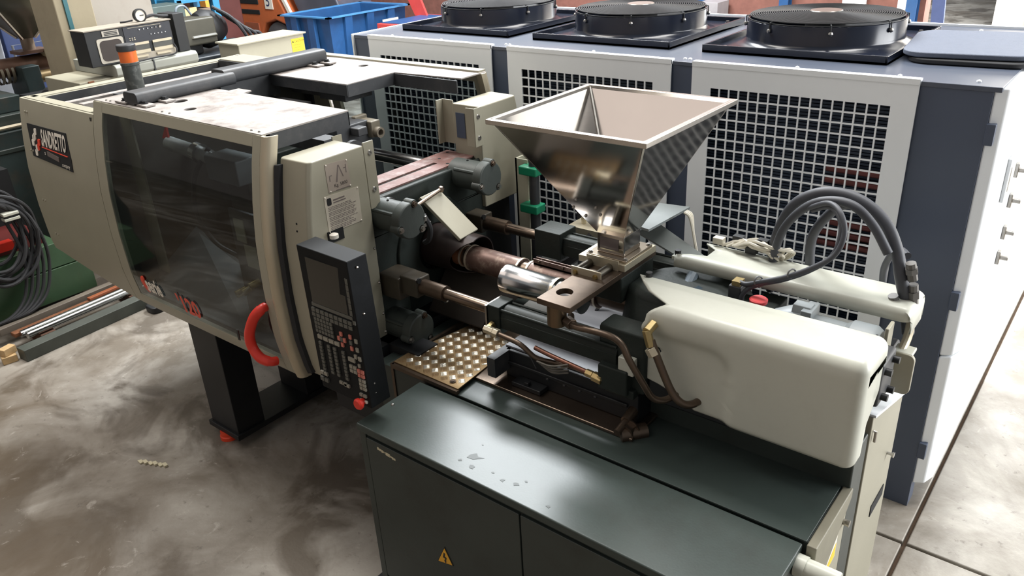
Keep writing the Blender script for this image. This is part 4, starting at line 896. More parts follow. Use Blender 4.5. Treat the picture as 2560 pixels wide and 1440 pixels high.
# hoses looping over the rear cover
def hose(pts, r, n='hydraulic_hose', m=None): return G().tube(pts, r, 12, smooth=8).obj(n, m or M('hose_rubber', (66, 68, 74), .6, var=.1, scale=30), mc, ang=60)
hr = M('hose_rubber', (62, 64, 70), .55, var=.1, scale=30)
hose([(-.985, 2.72, 1.24), (-.985, 2.70, 1.36), (-.955, 2.68, 1.50), (-.90, 2.66, 1.60), (-.80, 2.64, 1.66), (-.69, 2.63, 1.655), (-.60, 2.62, 1.60), (-.545, 2.60, 1.52), (-.515, 2.58, 1.44), (-.49, 2.60, 1.34), (-.475, 2.64, 1.22)], .020, m=hr)
hose([(-.965, 2.66, 1.24), (-.962, 2.645, 1.36), (-.93, 2.63, 1.50), (-.86, 2.61, 1.60), (-.78, 2.59, 1.65), (-.69, 2.57, 1.655), (-.62, 2.57, 1.60), (-.56, 2.56, 1.52)], .015, m=hr)
hose([(-.84, 2.74, 1.22), (-.85, 2.72, 1.34), (-.85, 2.70, 1.45), (-.82, 2.68, 1.53), (-.76, 2.66, 1.61), (-.70, 2.64, 1.64)], .017, m=hr)
hose([(-.84, 2.60, 1.61), (-.76, 2.54, 1.66), (-.705, 2.49, 1.655), (-.675, 2.46, 1.60), (-.69, 2.44, 1.53), (-.75, 2.43, 1.475), (-.83, 2.42, 1.425), (-.90, 2.41, 1.395), (-.955, 2.41, 1.37), (-.985, 2.42, 1.365)], .009, 'sensor_cable', hr)
hose([(-.83, 2.61, 1.60), (-.76, 2.55, 1.645), (-.71, 2.50, 1.64), (-.688, 2.47, 1.59), (-.70, 2.45, 1.52), (-.76, 2.44, 1.46), (-.84, 2.43, 1.41), (-.91, 2.42, 1.38), (-.955, 2.41, 1.35), (-.97, 2.40, 1.31), (-.945, 2.40, 1.285)], .009, 'sensor_cable', hr)
hose([(-.60, 2.76, 1.28), (-.605, 2.74, 1.38), (-.585, 2.72, 1.45), (-.55, 2.68, 1.49), (-.515, 2.62, 1.50)], .012, m=hr)
for p in ((-.80, 2.425, 1.44), (-.905, 2.412, 1.392)): G().tube([(p[0] - .014 + .028 * math.cos(a) * .3, p[1] + .013 * math.cos(a), p[2] + .016 * math.sin(a)) for a in [2 * PI * k / 12 for k in range(12)]], .003, 6, closed=True).obj('cable_tie', M('tie_grey', (110, 110, 110), .5), mc)
for a, b in (((-.492, 2.57, 1.50), (-.48, 2.58, 1.44)), ((-.525, 2.56, 1.38), (-.51, 2.58, 1.30)), ((-.478, 2.59, 1.42), (-.468, 2.60, 1.34))): G().tube([a, b], .016, 10).tube([Vector(a).lerp(Vector(b), .3), Vector(a).lerp(Vector(b), .6)], .020, 6).obj('hose_fitting', M('worn_ferrule', (110, 108, 106), .45, metal=.6), mc)
G().tube([(-.465, 2.60, 1.29), (-.462, 2.57, 1.24), (-.465, 2.52, 1.20)], .014, 10, smooth=5).obj('hydraulic_pipe', alu, mc)
# white connectors and cables lying on the rear cover
random.seed(5)
wc = M('white_cable', (206, 200, 184), .5, var=.05)
for k in range(7):
    x0 = -1.17 + .012 * k; pts = [(x0, 2.66 + random.uniform(-.02, .03), 1.372 + .004 * k)]
    for j in range(1, 5): pts.append((x0 + .05 * j, 2.66 + random.uniform(-.03, .03), 1.375 + random.uniform(0, .03) + .004 * k))
    pts.append((-.96, 2.70, 1.34)); G().tube(pts, .006, 6, smooth=5).obj('white_cable', wc, mc)
for x, y, z in ((-1.19, 2.68, 1.385), (-1.12, 2.70, 1.40), (-1.05, 2.66, 1.385), (-1.02, 2.69, 1.41)): G().box((x - .02, y - .014, z - .012), (x + .022, y + .016, z + .014)).obj('cable_plug', wc if x < -1.15 else black, mc, bevel=.003)
# grey valve housing and bracket behind the hopper
G().hexa([(-1.66, 2.66, 1.385), (-1.46, 2.62, 1.385), (-1.44, 2.93, 1.385), (-1.63, 2.90, 1.385)], [(-1.66, 2.66, 1.395), (-1.46, 2.62, 1.395), (-1.44, 2.93, 1.395), (-1.63, 2.90, 1.395)]).obj('shelf_plate', M('grey_green_sheet', (112, 118, 118), .45), mc)
G().box((-1.655, 2.67, 1.10), (-1.63, 2.90, 1.386)).obj('shelf_leg', M('grey_green_sheet2', (108, 114, 114), .45), mc)
G().hexa([(-1.58, 2.74, 1.31), (-1.30, 2.72, 1.225), (-1.20, 2.76, 1.225), (-1.52, 2.80, 1.345)], [(-1.58, 2.74, 1.318), (-1.30, 2.72, 1.233), (-1.20, 2.76, 1.233), (-1.52, 2.80, 1.353)]).obj('slanted_bracket', M('grey_green_sheet3', (116, 122, 120), .45), mc)
G().box((-1.36, 2.60, 1.14), (-1.20, 2.76, 1.225)).obj('rear_block', green_cast, mc, bevel=.005); G().hexbolt((-1.26, 2.70, 1.235), 'z', .016, .02).obj('block_bolt', black, mc)
for k in range(3): G().tube([(-1.40, 2.80 + .01 * k, 1.42), (-1.375, 2.80 + .01 * k, 1.405), (-1.355, 2.80, 1.34), (-1.33, 2.79, 1.26)], .006, 6, smooth=5).obj('white_cable', wc, mc)
# post with green clamps and warning triangle on the far side
G().box((-2.375, 2.93, .78), (-2.365, 3.05, 1.47)).box((-2.375, 2.93, .78), (-2.30, 2.935, 1.47)).box((-2.375, 3.02, .78), (-2.315, 3.03, 1.55)).obj('guard_post', M('pale_green_beige', (192, 190, 170), .5), mc)
G().prism([(2.945, 1.36), (2.985, 1.37), (2.97, 1.425)], 'x', -2.365, -2.362).obj('warning_triangle', orange_tri, mc)
G().cyl((-2.255, 2.92, .8), (-2.255, 2.92, 1.56), .024, seg=16).obj('guide_tube', charcoal, mc)
for z in (1.24, 1.43): G().box((-2.32, 2.88, z - .022), (-2.215, 2.955, z + .022)).obj('green_clamp', green_pl, mc, bevel=.008)
G().box((-2.04, 2.98, 1.22), (-1.99, 3.04, 1.26)).obj('teal_clamp', teal_pl, mc, bevel=.006); G().box((-2.03, 2.95, .8), (-1.95, 3.0, 1.35)).obj('dark_channel', charcoal, mc)
G().box((-1.98, 2.80, 1.20), (-1.80, 2.92, 1.245)).obj('yellow_base', plate_m, mc); G().cyl((-1.93, 2.86, 1.245), (-1.93, 2.86, 1.30), .012).cyl((-1.88, 2.86, 1.245), (-1.88, 2.86, 1.30), .012).obj('base_pin', plate_m, mc)
G().tube([(-2.35, 2.70, 1.0), (-2.15, 2.72, 1.02), (-2.0, 2.75, 1.06), (-1.9, 2.80, 1.14), (-1.85, 2.82, 1.22)], .028, 10, smooth=6).obj('hydraulic_hose', rubber, mc)
G().tube([(-1.86, 2.60, 1.08), (-1.88, 2.58, 1.0), (-1.8, 2.56, .96)], .008, 8, smooth=6).tube([(-1.82, 2.60, 1.08), (-1.84, 2.58, 1.0), (-1.76, 2.56, .96)], .008, 8, smooth=6).tube([(-1.76, 2.6, 1.06), (-1.80, 2.58, .98), (-1.7, 2.56, .96), (-1.66, 2.6, 1.04)], .008, 8, smooth=6).obj('sensor_cable', rubber, mc)
G().hexa([(-2.1, 2.55, .87), (-1.2, 2.55, .87), (-1.2, 2.92, .87), (-2.1, 2.92, .87)], [(-2.1, 2.55, .88), (-1.2, 2.55, .88), (-1.2, 2.92, .93), (-2.1, 2.92, .93)]).obj('rear_apron', M('grey_apron', (150, 152, 150), .45), mc)
# ------------------------------------------------------------------ five-bar tread plate over the drop chute
tpp = [(-2.262, 1.915), (-1.893, 1.908), (-1.922, 2.285), (-1.975, 2.355), (-2.20, 2.345), (-2.262, 2.0)]
cp_ = G().prism(tpp, 'z', .868, .873).obj('tread_plate', M('worn_aluminium', (140, 118, 86), .5, metal=.75, var=.15, scale=10, dirt=(90, 70, 48), dirt_amt=.5, dirt_scale=8), mc)
def inside(x, y):
    c = False
    for (x1, y1), (x2, y2) in zip(tpp, tpp[1:] + tpp[:1]):
        if (y1 > y) != (y2 > y) and x < (x2 - x1) * (y - y1) / (y2 - y1) + x1: c = not c
    return c
g1 = G(); g2 = G(); pt = .0345; RT = math.sqrt(.5)
for i in range(-16, 17):
    for j in range(-16, 17):
        gg = g1 if (i + j) % 2 else g2
        for k in range(5):
            o_ = (k - 2) * .0058; u0, v0 = i * pt, j * pt
            ends = ((u0 - .0145, v0 + o_), (u0 + .0145, v0 + o_)) if (i + j) % 2 else ((u0 + o_, v0 - .0145), (u0 + o_, v0 + .0145))
            a, b = [(-2.09 + RT * (u - v), 2.13 + RT * (u + v)) for u, v in ends]
            if inside(*a) and inside(*b):
                ax = Vector((b[0] - a[0], b[1] - a[1], 0)).normalized(); sd = Vector((-ax.y, ax.x, 0)); ring = []
                for t, k2 in ((0, .25), (.12, .8), (.5, 1), (.88, .8), (1, .25)):
                    c0 = Vector((*a, .8728)).lerp(Vector((*b, .8728)), t)
                    ring.append([c0 + sd * (.0026 * k2 * math.cos(w_)) + Vector((0, 0, .0024 * k2 * math.sin(w_))) for w_ in (0, PI / 4, PI / 2, 3 * PI / 4, PI)])
                VV = [[gg.bm.verts.new(c) for c in r_] for r_ in ring]
                for u_ in range(4):
                    for v_ in range(4): gg.face([VV[u_][v_], VV[u_][v_ + 1], VV[u_ + 1][v_ + 1], VV[u_ + 1][v_]])
bar_m = M('glint_bar', (214, 208, 194), .22, metal=.9, var=.08, scale=20)  # bars of one direction coloured pale and glossy to carry the glint
tag(g1.obj('tread_bars', bar_m, cp_, weld=False, ang=80), kind='stuff'); tag(g2.obj('tread_bars', M('no_glint_bar', (128, 104, 74), .5, metal=.7, var=.1, scale=20), cp_, weld=False, ang=80), kind='stuff')  # crossing bars get a browner copy, the missing glint put into the colour
G().hexbolt((-1.945, 1.935, .874), 'z', .009, .006).obj('plate_bolt', oily, cp_); G().hexbolt((-2.0, 2.33, .874), 'z', .008, .005).obj('plate_bolt', oily, cp_)
G().box((-2.262, 1.895, .852), (-1.89, 1.912, .868)).box((-2.27, 1.9, .60), (-2.255, 2.35, .868)).obj('tread_support', oily, mc)
G().hexa([(-2.42, 2.30, .90), (-2.10, 2.30, .90), (-2.05, 2.50, .98), (-2.42, 2.5, .98)], [(-2.42, 2.30, .906), (-2.10, 2.30, .906), (-2.05, 2.50, 1.14), (-2.42, 2.5, 1.14)]).obj('chute_side', M('chute_brown', (54, 48, 42), .5), mc)
# ================================================================== MATERIAL HOPPER
hop = thing('material_hopper', 'square polished stainless steel funnel hopper standing on the plate above the barrel', 'hopper', (-1.48, 2.42, 1.372))
RX0, RX1, RY0, RY1, RZ = -1.845, -1.215, 2.143, 2.785, 1.90
TX0, TX1, TY0, TY1, TZ = -1.532, -1.42, 2.365, 2.477, 1.455
rim = [(RX0, RY0, RZ), (RX1, RY0, RZ), (RX1, RY1, RZ), (RX0, RY1, RZ)]; thr = [(TX0, TY0, TZ), (TX1, TY0, TZ), (TX1, TY1, TZ), (TX0, TY1, TZ)]
inner_m = hopper_material('inner_stainless', .05, .22)
for k in range(4):
    a, b = Vector(rim[k]), Vector(rim[(k + 1) % 4]); c, d = Vector(thr[(k + 1) % 4]), Vector(thr[k]); nn = (b - a).cross(d - a).normalized() * .0015
    g = G().hexa([d - nn, c - nn, b - nn, a - nn], [d + nn, c + nn, b + nn, a + nn]); g.obj('hopper_side', mirror, hop, ang=5)
g = G(); w = .011
for k in range(4):
    a, b = Vector(rim[k]), Vector(rim[(k + 1) % 4]); d = (b - a).normalized(); n_ = Vector((-d.y, d.x, 0))
    g.hexa([a - n_ * w - d * w - Vector((0, 0, .018)), b - n_ * w + d * w - Vector((0, 0, .018)), b + n_ * w - d * w - Vector((0, 0, .018)), a + n_ * w + d * w - Vector((0, 0, .018))], [a - n_ * w - d * w, b - n_ * w + d * w, b + n_ * w - d * w, a + n_ * w + d * w])
g.obj('hopper_rim', M('brushed_rim', (200, 194, 186), .28, metal=.95, var=.08, scale=20), hop, weld=False, bevel=.002)
for k in range(4):
    a, b = Vector(rim[k]), Vector(thr[k]); c = Vector(((RX0 + RX1) / 2, (RY0 + RY1) / 2, 1.8)); G().tube([a + (c - a) * .012, b + (c - b) * .02], .006, 6).obj('corner_weld', steel, hop)
g = G().prism([(TX0 - .004, TY0 - .004), (TX1 + .004, TY0 - .004), (TX1 + .004, TY1 + .004), (TX0 - .004, TY1 + .004)], 'z', 1.380, 1.462); thp = g.obj('hopper_throat', mirror, hop, bevel=.006)
G().box((TX0 - .03, TY0 - .035, 1.372), (TX1 + .03, TY1 + .05, 1.381)).obj('throat_flange', M('flange_stainless', (170, 158, 142), .25, metal=.95, var=.06), hop, bevel=.002)
G().box((TX0 + .012, TY0 - .006, 1.40), (TX1 - .02, TY0 - .003, 1.445)).obj('sight_window', M('sight_plastic', (92, 84, 84), .15), hop)
for x, y in ((TX0 - .02, TY0 - .022), (TX1 + .02, TY0 - .022), (TX1 + .02, TY1 + .035), (TX0 - .02, TY1 + .035)): G().hexbolt((x, y, 1.382), 'z', .007, .006).obj('flange_bolt', steel, hop)
for x, z in ((-1.605, 1.56), (-1.56, 1.53), (-1.58, 1.60), (-1.50, 1.58), (-1.49, 1.55)):
    t = (RZ - z) / (RZ - TZ); y = RY0 + (TY0 - RY0) * t - .003; G().ball((x, y, z), .006).obj('shell_rivet', steel, hop)
# ================================================================== FRONT ELECTRICAL CABINET
ec = thing('electrical_cabinet', 'dark green two-door electrical cabinet with a flat lid in the foreground beside the machine bed', 'cabinet', (-1.30, 1.72, 0))
ex0, ex1, ey0, ey1, ez = -2.083, -.515, 1.545, 1.885, .85
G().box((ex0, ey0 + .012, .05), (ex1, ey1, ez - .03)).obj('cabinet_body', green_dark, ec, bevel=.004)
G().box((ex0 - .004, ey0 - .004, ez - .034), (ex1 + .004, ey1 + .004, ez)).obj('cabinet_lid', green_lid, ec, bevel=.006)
G().box((ex0, ey1 - .0, ez - .05), (ex1, ey1 + .012, ez - .012)).obj('lid_gasket', rubber, ec)
for a, b in ((ex0 + .04, -1.311), (-1.305, ex1 - .02)):
    d = G().box((a, ey0, .10), (b, ey0 + .014, ez - .052)).obj('cabinet_door', green_dark, ec, bevel=.003)
G().box((ex0, ey0 + .004, .06), (ex0 + .034, ey0 + .03, ez - .034)).obj('cabinet_stile', green_dark, ec, bevel=.003)
yy = ey0 - .002
tr = G().prism([(-1.724, .362), (-1.640, .383), (-1.678, .457)], 'y', yy, ey0 + .002).obj('warning_triangle', ink, ec)
cx_, cz_ = -1.681, .4
G().prism([(cx_ + (x - cx_) * .86, cz_ + (z - cz_) * .86) for x, z in ((-1.724, .362), (-1.640, .383), (-1.678, .457))], 'y', yy - .0012, yy).obj('warning_face', orange_tri, ec)
bolt_pts = [(-.004, .030), (.004, .028), (.0, .012), (.010, .010), (.004, -.012), (.009, -.010), (.001, -.022), (-.006, -.008), (-.002, -.009), (.001, .002), (-.010, .004)]
G().prism([(-1.680 + x * .95, .398 + z * .95) for x, z in bolt_pts], 'y', yy - .002, yy - .0012).obj('warning_bolt', ink, ec)
random.seed(11)
for k in range(9): x = -1.985 + k * .011; G().box((x, ey0 - .0008, .768 - .0012 * k + random.uniform(-.003, .003)), (x + random.uniform(.006, .013), ey0 + .001, .777 - .0012 * k + random.uniform(-.002, .003))).obj('label_residue', debris, ec)
G().ball((-2.055, ey0 + .16, .851), .007).obj('lid_screw', steel, ec)
G().box((ex0 - .05, ey0 + .005, 0), (ex0 + .02, ey0 + .26, .028)).box((-.6, ey0 + .01, 0), (ex1, ey1, .05)).box((ex0, ey0 + .02, .02), (ex1, ey1, .055)).obj('cabinet_foot', black, ec, bevel=.003)
G().lathe((-.512, 1.85, .80), 'x', [(.034, 0), (.034, .03), (.030, .03), (.030, .12), (.028, .125), (0, .125)], 24).obj('cable_socket', cream, ec)
random.seed(21)
for k in range(26):   # paint chips and dust specks on the lid
    x, y = random.uniform(-1.75, -1.05), random.uniform(1.57, 1.72)
    if k > 18: x, y = random.uniform(-2.0, -.6), random.uniform(1.58, 1.86)
pts = [(-1.60, 1.625), (-1.575, 1.628), (-1.545, 1.655), (-1.57, 1.650), (-1.585, 1.662), (-1.60, 1.645)]
chip_m = M('paint_chip', (60, 66, 64), .42, spec=.3)
G().prism(pts, 'z', ez, ez + .0008).obj('paint_chip', chip_m, ec)
for cx0, cy0, s in ((-1.61, 1.60, .012), (-1.55, 1.595, .016), (-1.47, 1.612, .008), (-1.42, 1.60, .012), (-1.37, 1.612, .014), (-1.35, 1.64, .008), (-1.22, 1.585, .012), (-1.60, 1.71, .006)):
    G().prism([(cx0 + s * random.uniform(.4, 1) * math.cos(a), cy0 + s * random.uniform(.3, .8) * math.sin(a)) for a in [2 * PI * k / 7 for k in range(7)]], 'z', ez, ez + .0008).obj('paint_chip', chip_m, ec)
# ================================================================== REAR CABINET
rcb = thing('control_cabinet', 'narrow beige sheet metal cabinet with a slot between machine end and chiller', 'cabinet', (-.8, 2.52, 0))
G().prism([(2.345, .10), (2.42, .02), (2.735, .02), (2.755, .06), (2.755, .915), (2.345, 1.045)], 'x', -1.15, -.474).obj('cabinet_shell', beige, rcb, bevel=.004)
G().prism([(2.35, 1.042), (2.757, .912), (2.757, .921), (2.35, 1.052)], 'x', -1.16, -.468).obj('cabinet_top', chill, rcb, bevel=.002)
G().box((-1.14, 2.40, 0), (-.50, 2.66, .03)).obj('cabinet_plinth', black, rcb)
G().prism([(2.55, .485), (2.705, .485), (2.705, .535), (2.55, .535)], 'x', -.4745, -.471).obj('pull_slot', void, rcb)
k_ = G().cyl((-.474, 2.665, .705), (-.452, 2.665, .705), .006, seg=10).cyl((-.456, 2.665, .705), (-.449, 2.665, .705), .011, seg=10).obj('key_lock', chrome, rcb)
G().tube([(-.472, 2.37, .98), (-.465, 2.37, .98), (-.465, 2.37, .94)], .005, 8).obj('side_hinge', steel, rcb)
# ================================================================== BACKGROUND, LEFT
# radio on the grey cabinet
tc_ = thing('tool_cabinet', 'beige topped grey-green metal cabinet standing under the radio by the pillar', 'cabinet', (-6.0, 2.95, 0))
G().box((-6.40, 2.50, .05), (-5.86, 3.36, 1.60)).obj('cabinet_body', beige, tc_, bevel=.005)
g = G().prism([(-6.42, 1.60), (-5.80, 1.60), (-5.78, 1.615), (-5.78, 1.665), (-5.80, 1.685), (-6.42, 1.685)], 'y', 2.74, 3.385); g.obj('cabinet_top', M('grey_green_top', (150, 152, 144), .5, var=.06), tc_, bevel=.006)
G().box((-5.86, 3.02, 1.60), (-5.776, 3.03, 1.68)).obj('top_seam', charcoal, tc_); G().box((-5.859, 2.56, 1.55), (-5.85, 2.60, 1.60)).obj('latch_hole', rust, tc_)
G().box((-6.35, 2.55, 0), (-5.9, 3.30, .05)).obj('cabinet_plinth', black, tc_)
ra = thing('radio', 'black and silver twin cassette radio with square speaker on the grey-green cabinet', 'radio', (-5.9, 3.0, 1.685))
rx = -5.82
G().box((-6.02, 2.60, 1.687), (rx, 3.24, 1.925)).obj('radio_body', black, ra, bevel=.006)
G().box((-6.03, 2.595, 1.925), (rx + .01, 3.245, 1.932)).obj('radio_top', M('dusty_silver', (140, 132, 120), .5), ra)
sp_ = G().prism(rrect(2.765, 1.785, .19, .165, .015, 3), 'x', rx, rx + .006).obj('speaker_frame', M('silver_plastic', (178, 172, 160), .4, metal=.3), ra)
G().prism(rrect(2.765, 1.785, .158, .138, .03, 4), 'x', rx + .005, rx + .009).obj('speaker_grille', M('speaker_cloth', (66, 60, 58), .9), sp_)
tw = G().box((rx, 2.72, 1.878), (rx + .006, 2.84, 1.916)).obj('tweeter_frame', M('silver_plastic2', (170, 164, 154), .4, metal=.3), ra)
for k in range(3): G().box((rx + .005, 2.735, 1.884 + k * .010), (rx + .009, 2.828, 1.889 + k * .010)).obj('tweeter_slot', black, tw)
G().box((rx, 2.875, 1.80), (rx + .004, 3.23, 1.92)).obj('tuner_face', M('tuner_face', (40, 42, 50), .35), ra)
for y0 in (2.89, 3.07):
    G().box((rx, y0, 1.79), (rx + .010, y0 + .15, 1.807)).obj('cassette_trim', alu, ra); G().box((rx, y0, 1.755), (rx + .008, y0 + .15, 1.789)).obj('cassette_door', M('cassette_grey', (78, 78, 74), .3), ra); G().box((rx, y0, 1.732), (rx + .014, y0 + .15, 1.754)).obj('cassette_keys', alu, ra)
    G().box((rx, y0 + .01, 1.705), (rx + .02, y0 + .12, 1.718)).obj('cassette_bar', alu, ra)
G().box((rx - .01, 2.88, 1.687), (rx + .006, 3.24, 1.732)).obj('radio_chin', M('chin_silver', (172, 164, 150), .45), ra)
for k in range(6): G().cyl((rx, 2.99 + .032 * k, 1.892 + .001 * k), (rx + .012, 2.99 + .032 * k, 1.892), .005 if k < 5 else .010, seg=8).obj('radio_knob', chrome, ra)
for k in range(5): G().cyl((rx, 3.07 + .028 * k, 1.850), (rx + .010, 3.07 + .028 * k, 1.850), .004, seg=8).obj('radio_knob', chrome, ra)
for k in range(6): G().box((rx, 2.905 + .018 * (k % 3), 1.826 + .012 * (k // 3)), (rx + .006, 2.913 + .018 * (k % 3), 1.832 + .012 * (k // 3))).obj('radio_key', alu, ra)
G().box((rx + .003, 2.91, 1.909), (rx + .005, 3.16, 1.911)).obj('tuner_scale', alu, ra)
G().tube([(-5.80, 3.22, 1.76), (-5.79, 3.23, 1.72), (-5.79, 3.20, 1.69), (-5.785, 3.05, 1.69), (-5.78, 2.85, 1.682)], .006, 6, smooth=5).obj('radio_cable', rubber, ra)
ga = thing('pressure_gauge', 'round white dial pressure gauge with a hose lying on top of the radio', 'gauge', (-5.9, 3.09, 1.932))
gc = G().lathe((-5.90, 3.065, 1.975), 'x', [(0, -.02), (.045, -.02), (.047, 0), (.047, .012), (.038, .014), (.038, .006)], 24).obj('gauge_case', black, ga)
G().lathe((-5.893, 3.065, 1.975), 'x', [(.0385, 0), (0, .001)], 24).obj('gauge_dial', white, gc); G().box((-5.890, 3.06, 1.972), (-5.888, 3.09, 1.978)).obj('gauge_needle', ink, gc)
G().tube([(-5.93, 3.02, 1.945), (-5.95, 2.98, 1.94), (-5.98, 2.95, 1.938)], .006, 6, smooth=4).tube([(-5.9, 3.10, 1.955), (-5.9, 3.16, 1.965), (-5.89, 3.22, 1.952), (-5.9, 3.30, 1.94)], .011, 8, smooth=4).obj('gauge_hose', rubber, ga)
bx2 = G().box((-6.05, 3.28, 1.687), (-5.84, 3.37, 1.96)).obj('second_speaker', black, bevel=.004); tag(bx2, 'tall slim black loudspeaker box standing at the right end of the radio', 'speaker')
# old machine behind: bed, barrel, hopper
om = thing('old_moulding_machine', 'old dark green machine with brown barrel and smoky hopper at far left', 'machine', (-7.4, 2.7, 0))
G().box((-7.9, .2, 0), (-6.85, 2.66, 1.18)).obj('old_bed', old_green, om, bevel=.01)
G().box((-7.9, .2, 1.18), (-6.88, 2.62, 1.30)).box((-6.95, .2, 1.02), (-6.84, 2.62, 1.06)).obj('old_bed_rail', green_dark, om, bevel=.01)
G().box((-7.85, .2, 1.30), (-6.95, 2.50, 1.42)).obj('old_slide', old_green, om, bevel=.01)
G().tube([(-6.83, .2, 1.22), (-6.83, 2.5, 1.22)], .014, 8).obj('bright_rail', alu, om)
ob = G().cyl((-7.5, 1.6, 1.55), (-7.5, 3.4, 1.55), .075, seg=20).obj('old_barrel', barrel_br, om)
for k in range(26): G().lathe((-7.5, 1.7 + k * .042, 1.51), 'y', [(.08, 0), (.088, 0), (.088, .02), (.08, .02)], 20).obj('cooling_rib', M('rib_grey', (120, 112, 96), .5) if k == 0 else bpy.data.materials['rib_grey'], om)
G().cyl((-7.35, 2.76, 1.46), (-7.35, 3.5, 1.46), .05, seg=16).obj('old_cylinder', M('yellowed_rod', (150, 128, 92), .35, metal=.5), om)
G().box((-7.62, 2.7, 1.30), (-7.30, 2.84, 1.56)).obj('old_bracket', old_green, om, bevel=.01)
G().box((-7.55, 2.95, 1.60), (-7.30, 3.6, 1.66)).obj('old_cover', M('old_beige', (170, 156, 124), .5), om, bevel=.006)
G().box((-7.6, 2.76, 1.64), (-7.40, 3.0, 1.665)).obj('throat_plate', barrel_br, om); G().cyl((-7.5, 2.88, 1.66), (-7.5, 2.88, 1.76), .05, seg=16).obj('old_throat', M('old_throat', (112, 98, 84), .5), om)
g = G(); g.rings([[(-7.5 + r * a, 2.88 + r * b, z) for a, b in ((-1, -1), (1, -1), (1, 1), (-1, 1))] for r, z in ((.05, 1.76), (.40, 2.22), (.40, 2.4))], caps=False).obj('old_hopper', acryl, om, solid=.006)
for a, b in ((-1, -1), (1, -1), (1, 1), (-1, 1)): G().tube([(-7.5 + .052 * a, 2.88 + .052 * b, 1.76), (-7.5 + .405 * a, 2.88 + .405 * b, 2.22)], .012, 6).obj('hopper_edge', steel, om)
G().tube([(-7.1, 2.66, 1.25), (-6.95, 2.72, 1.40), (-6.85, 2.74, 1.30), (-6.8, 2.70, 1.05)], .035, 10, smooth=6).tube([(-7.2, 2.8, 1.2), (-7.0, 2.9, 1.36), (-6.88, 2.88, 1.3), (-6.84, 2.8, 1.05)], .022, 10, smooth=6).obj('old_hose', rubber, om)
G().box((-7.3, 2.62, .9), (-6.9, 3.4, 1.36)).obj('old_frame', void, om)
gw = G(); R = []
for i in range(9):
    z = 2.02 * i / 8; R.append([(-8.3 + .02 * math.sin(i), 1.9, z), (-7.98 - .02 * (i % 2), 1.9, z), (-7.98 - .02 * (i % 2), 2.86 + .012 * math.sin(2 * i), z), (-8.3, 2.86, z)])
cl = gw.rings(R).obj('covered_cabinet', cloth, bevel=.02); tag(cl, 'pale grey-blue tall cabinet behind the old machine at the far left', 'cabinet')
bp_ = G().box((-9.0, 3.1, 0), (-8.6, 3.6, 1.9)).obj('blue_cabinet', M('deep_blue', (30, 48, 90), .5), bevel=.01); tag(bp_, 'dark blue cabinet glimpsed behind the smoky hopper at far left', 'cabinet')
dk = G().box((-12, 2.0, 0), (-11.6, 5.2, 2.6)).box((-11.6, 3.0, .8), (-11.2, 4.6, 1.5)).obj('dark_machine', void, bevel=.02); tag(dk, 'large dark machine in the shade far behind the hopper and pillar', 'machine')
tb = thing('tube_stand', 'thin grey tube stand behind the old hopper left of the pillar', 'stand', (-8.6, 3.4, 0))
G().tube([(-8.3, 3.05, 0), (-8.3, 3.05, 1.62), (-8.3, 3.4, 1.62), (-8.3, 3.55, 0)], .012, 8).obj('stand_frame', M('tube_grey', (110, 112, 116), .4), tb); G().tube([(-8.3, 3.2, 1.62), (-8.3, 3.2, 1.74), (-8.26, 3.2, 1.76)], .014, 8).obj('stand_hook', white, tb)
# gearbox machine right of the radio
gm = thing('gearbox_machine', 'dark grey gearbox and motor unit behind the radio and left of the beige box', 'machine', (-7.6, 4.5, 0))
G().box((-8.2, 3.7, 0), (-7.3, 5.3, 1.30)).obj('machine_base', M('blue_black_base', (30, 35, 40), .5), gm, bevel=.02)
G().box((-7.95, 3.9, 1.30), (-7.45, 4.45, 1.62)).obj('gear_case', black, gm, bevel=.03)
G().cyl((-7.5, 3.7, 1.52), (-7.5, 4.25, 1.52), .05, seg=14).cyl((-7.45, 3.7, 1.42), (-7.45, 4.25, 1.42), .035, seg=14).obj('shaft', M('olive_rod', (150, 140, 110), .35, metal=.5), gm)
G().box((-7.75, 4.25, 1.40), (-7.40, 4.60, 1.66)).box((-7.42, 4.3, 1.46), (-7.38, 4.6, 1.50)).obj('motor_box', M('olive_grey', (62, 60, 50), .5), gm, bevel=.02)
g = G(); R = []
for y, r in ((4.46, .08), (4.52, .17), (4.60, .20), (4.70, .18), (4.82, .10)):
    R.append([(-7.62 + r * .9 * math.cos(a), y, 1.52 + r * math.sin(a)) for a in [2 * PI * k / 20 for k in range(20)]])
g.rings(R).obj('draped_sack', M('black_sack', (20, 20, 22), .6, bump=.4, bscale=12), gm)
for k in range(4): G().tube([(-7.5, 4.66 + .05 * k, 1.74 - .04 * k), (-7.36, 4.78 + .06 * k, 1.62 - .05 * k), (-7.3, 4.88 + .06 * k, 1.42), (-7.3, 4.92 + .06 * k, 1.2)], .018, 8, smooth=6).obj('machine_hose', rubber, gm)
G().tube([(-7.62, 4.30, 1.66), (-7.62, 4.33, 1.76), (-7.62, 4.42, 1.77), (-7.62, 4.48, 1.68)], .012, 8, smooth=5).obj('lifting_ring', M('ring_grey', (110, 120, 130), .4), gm)
gm.location.x -= .46; gm.location.y += .27
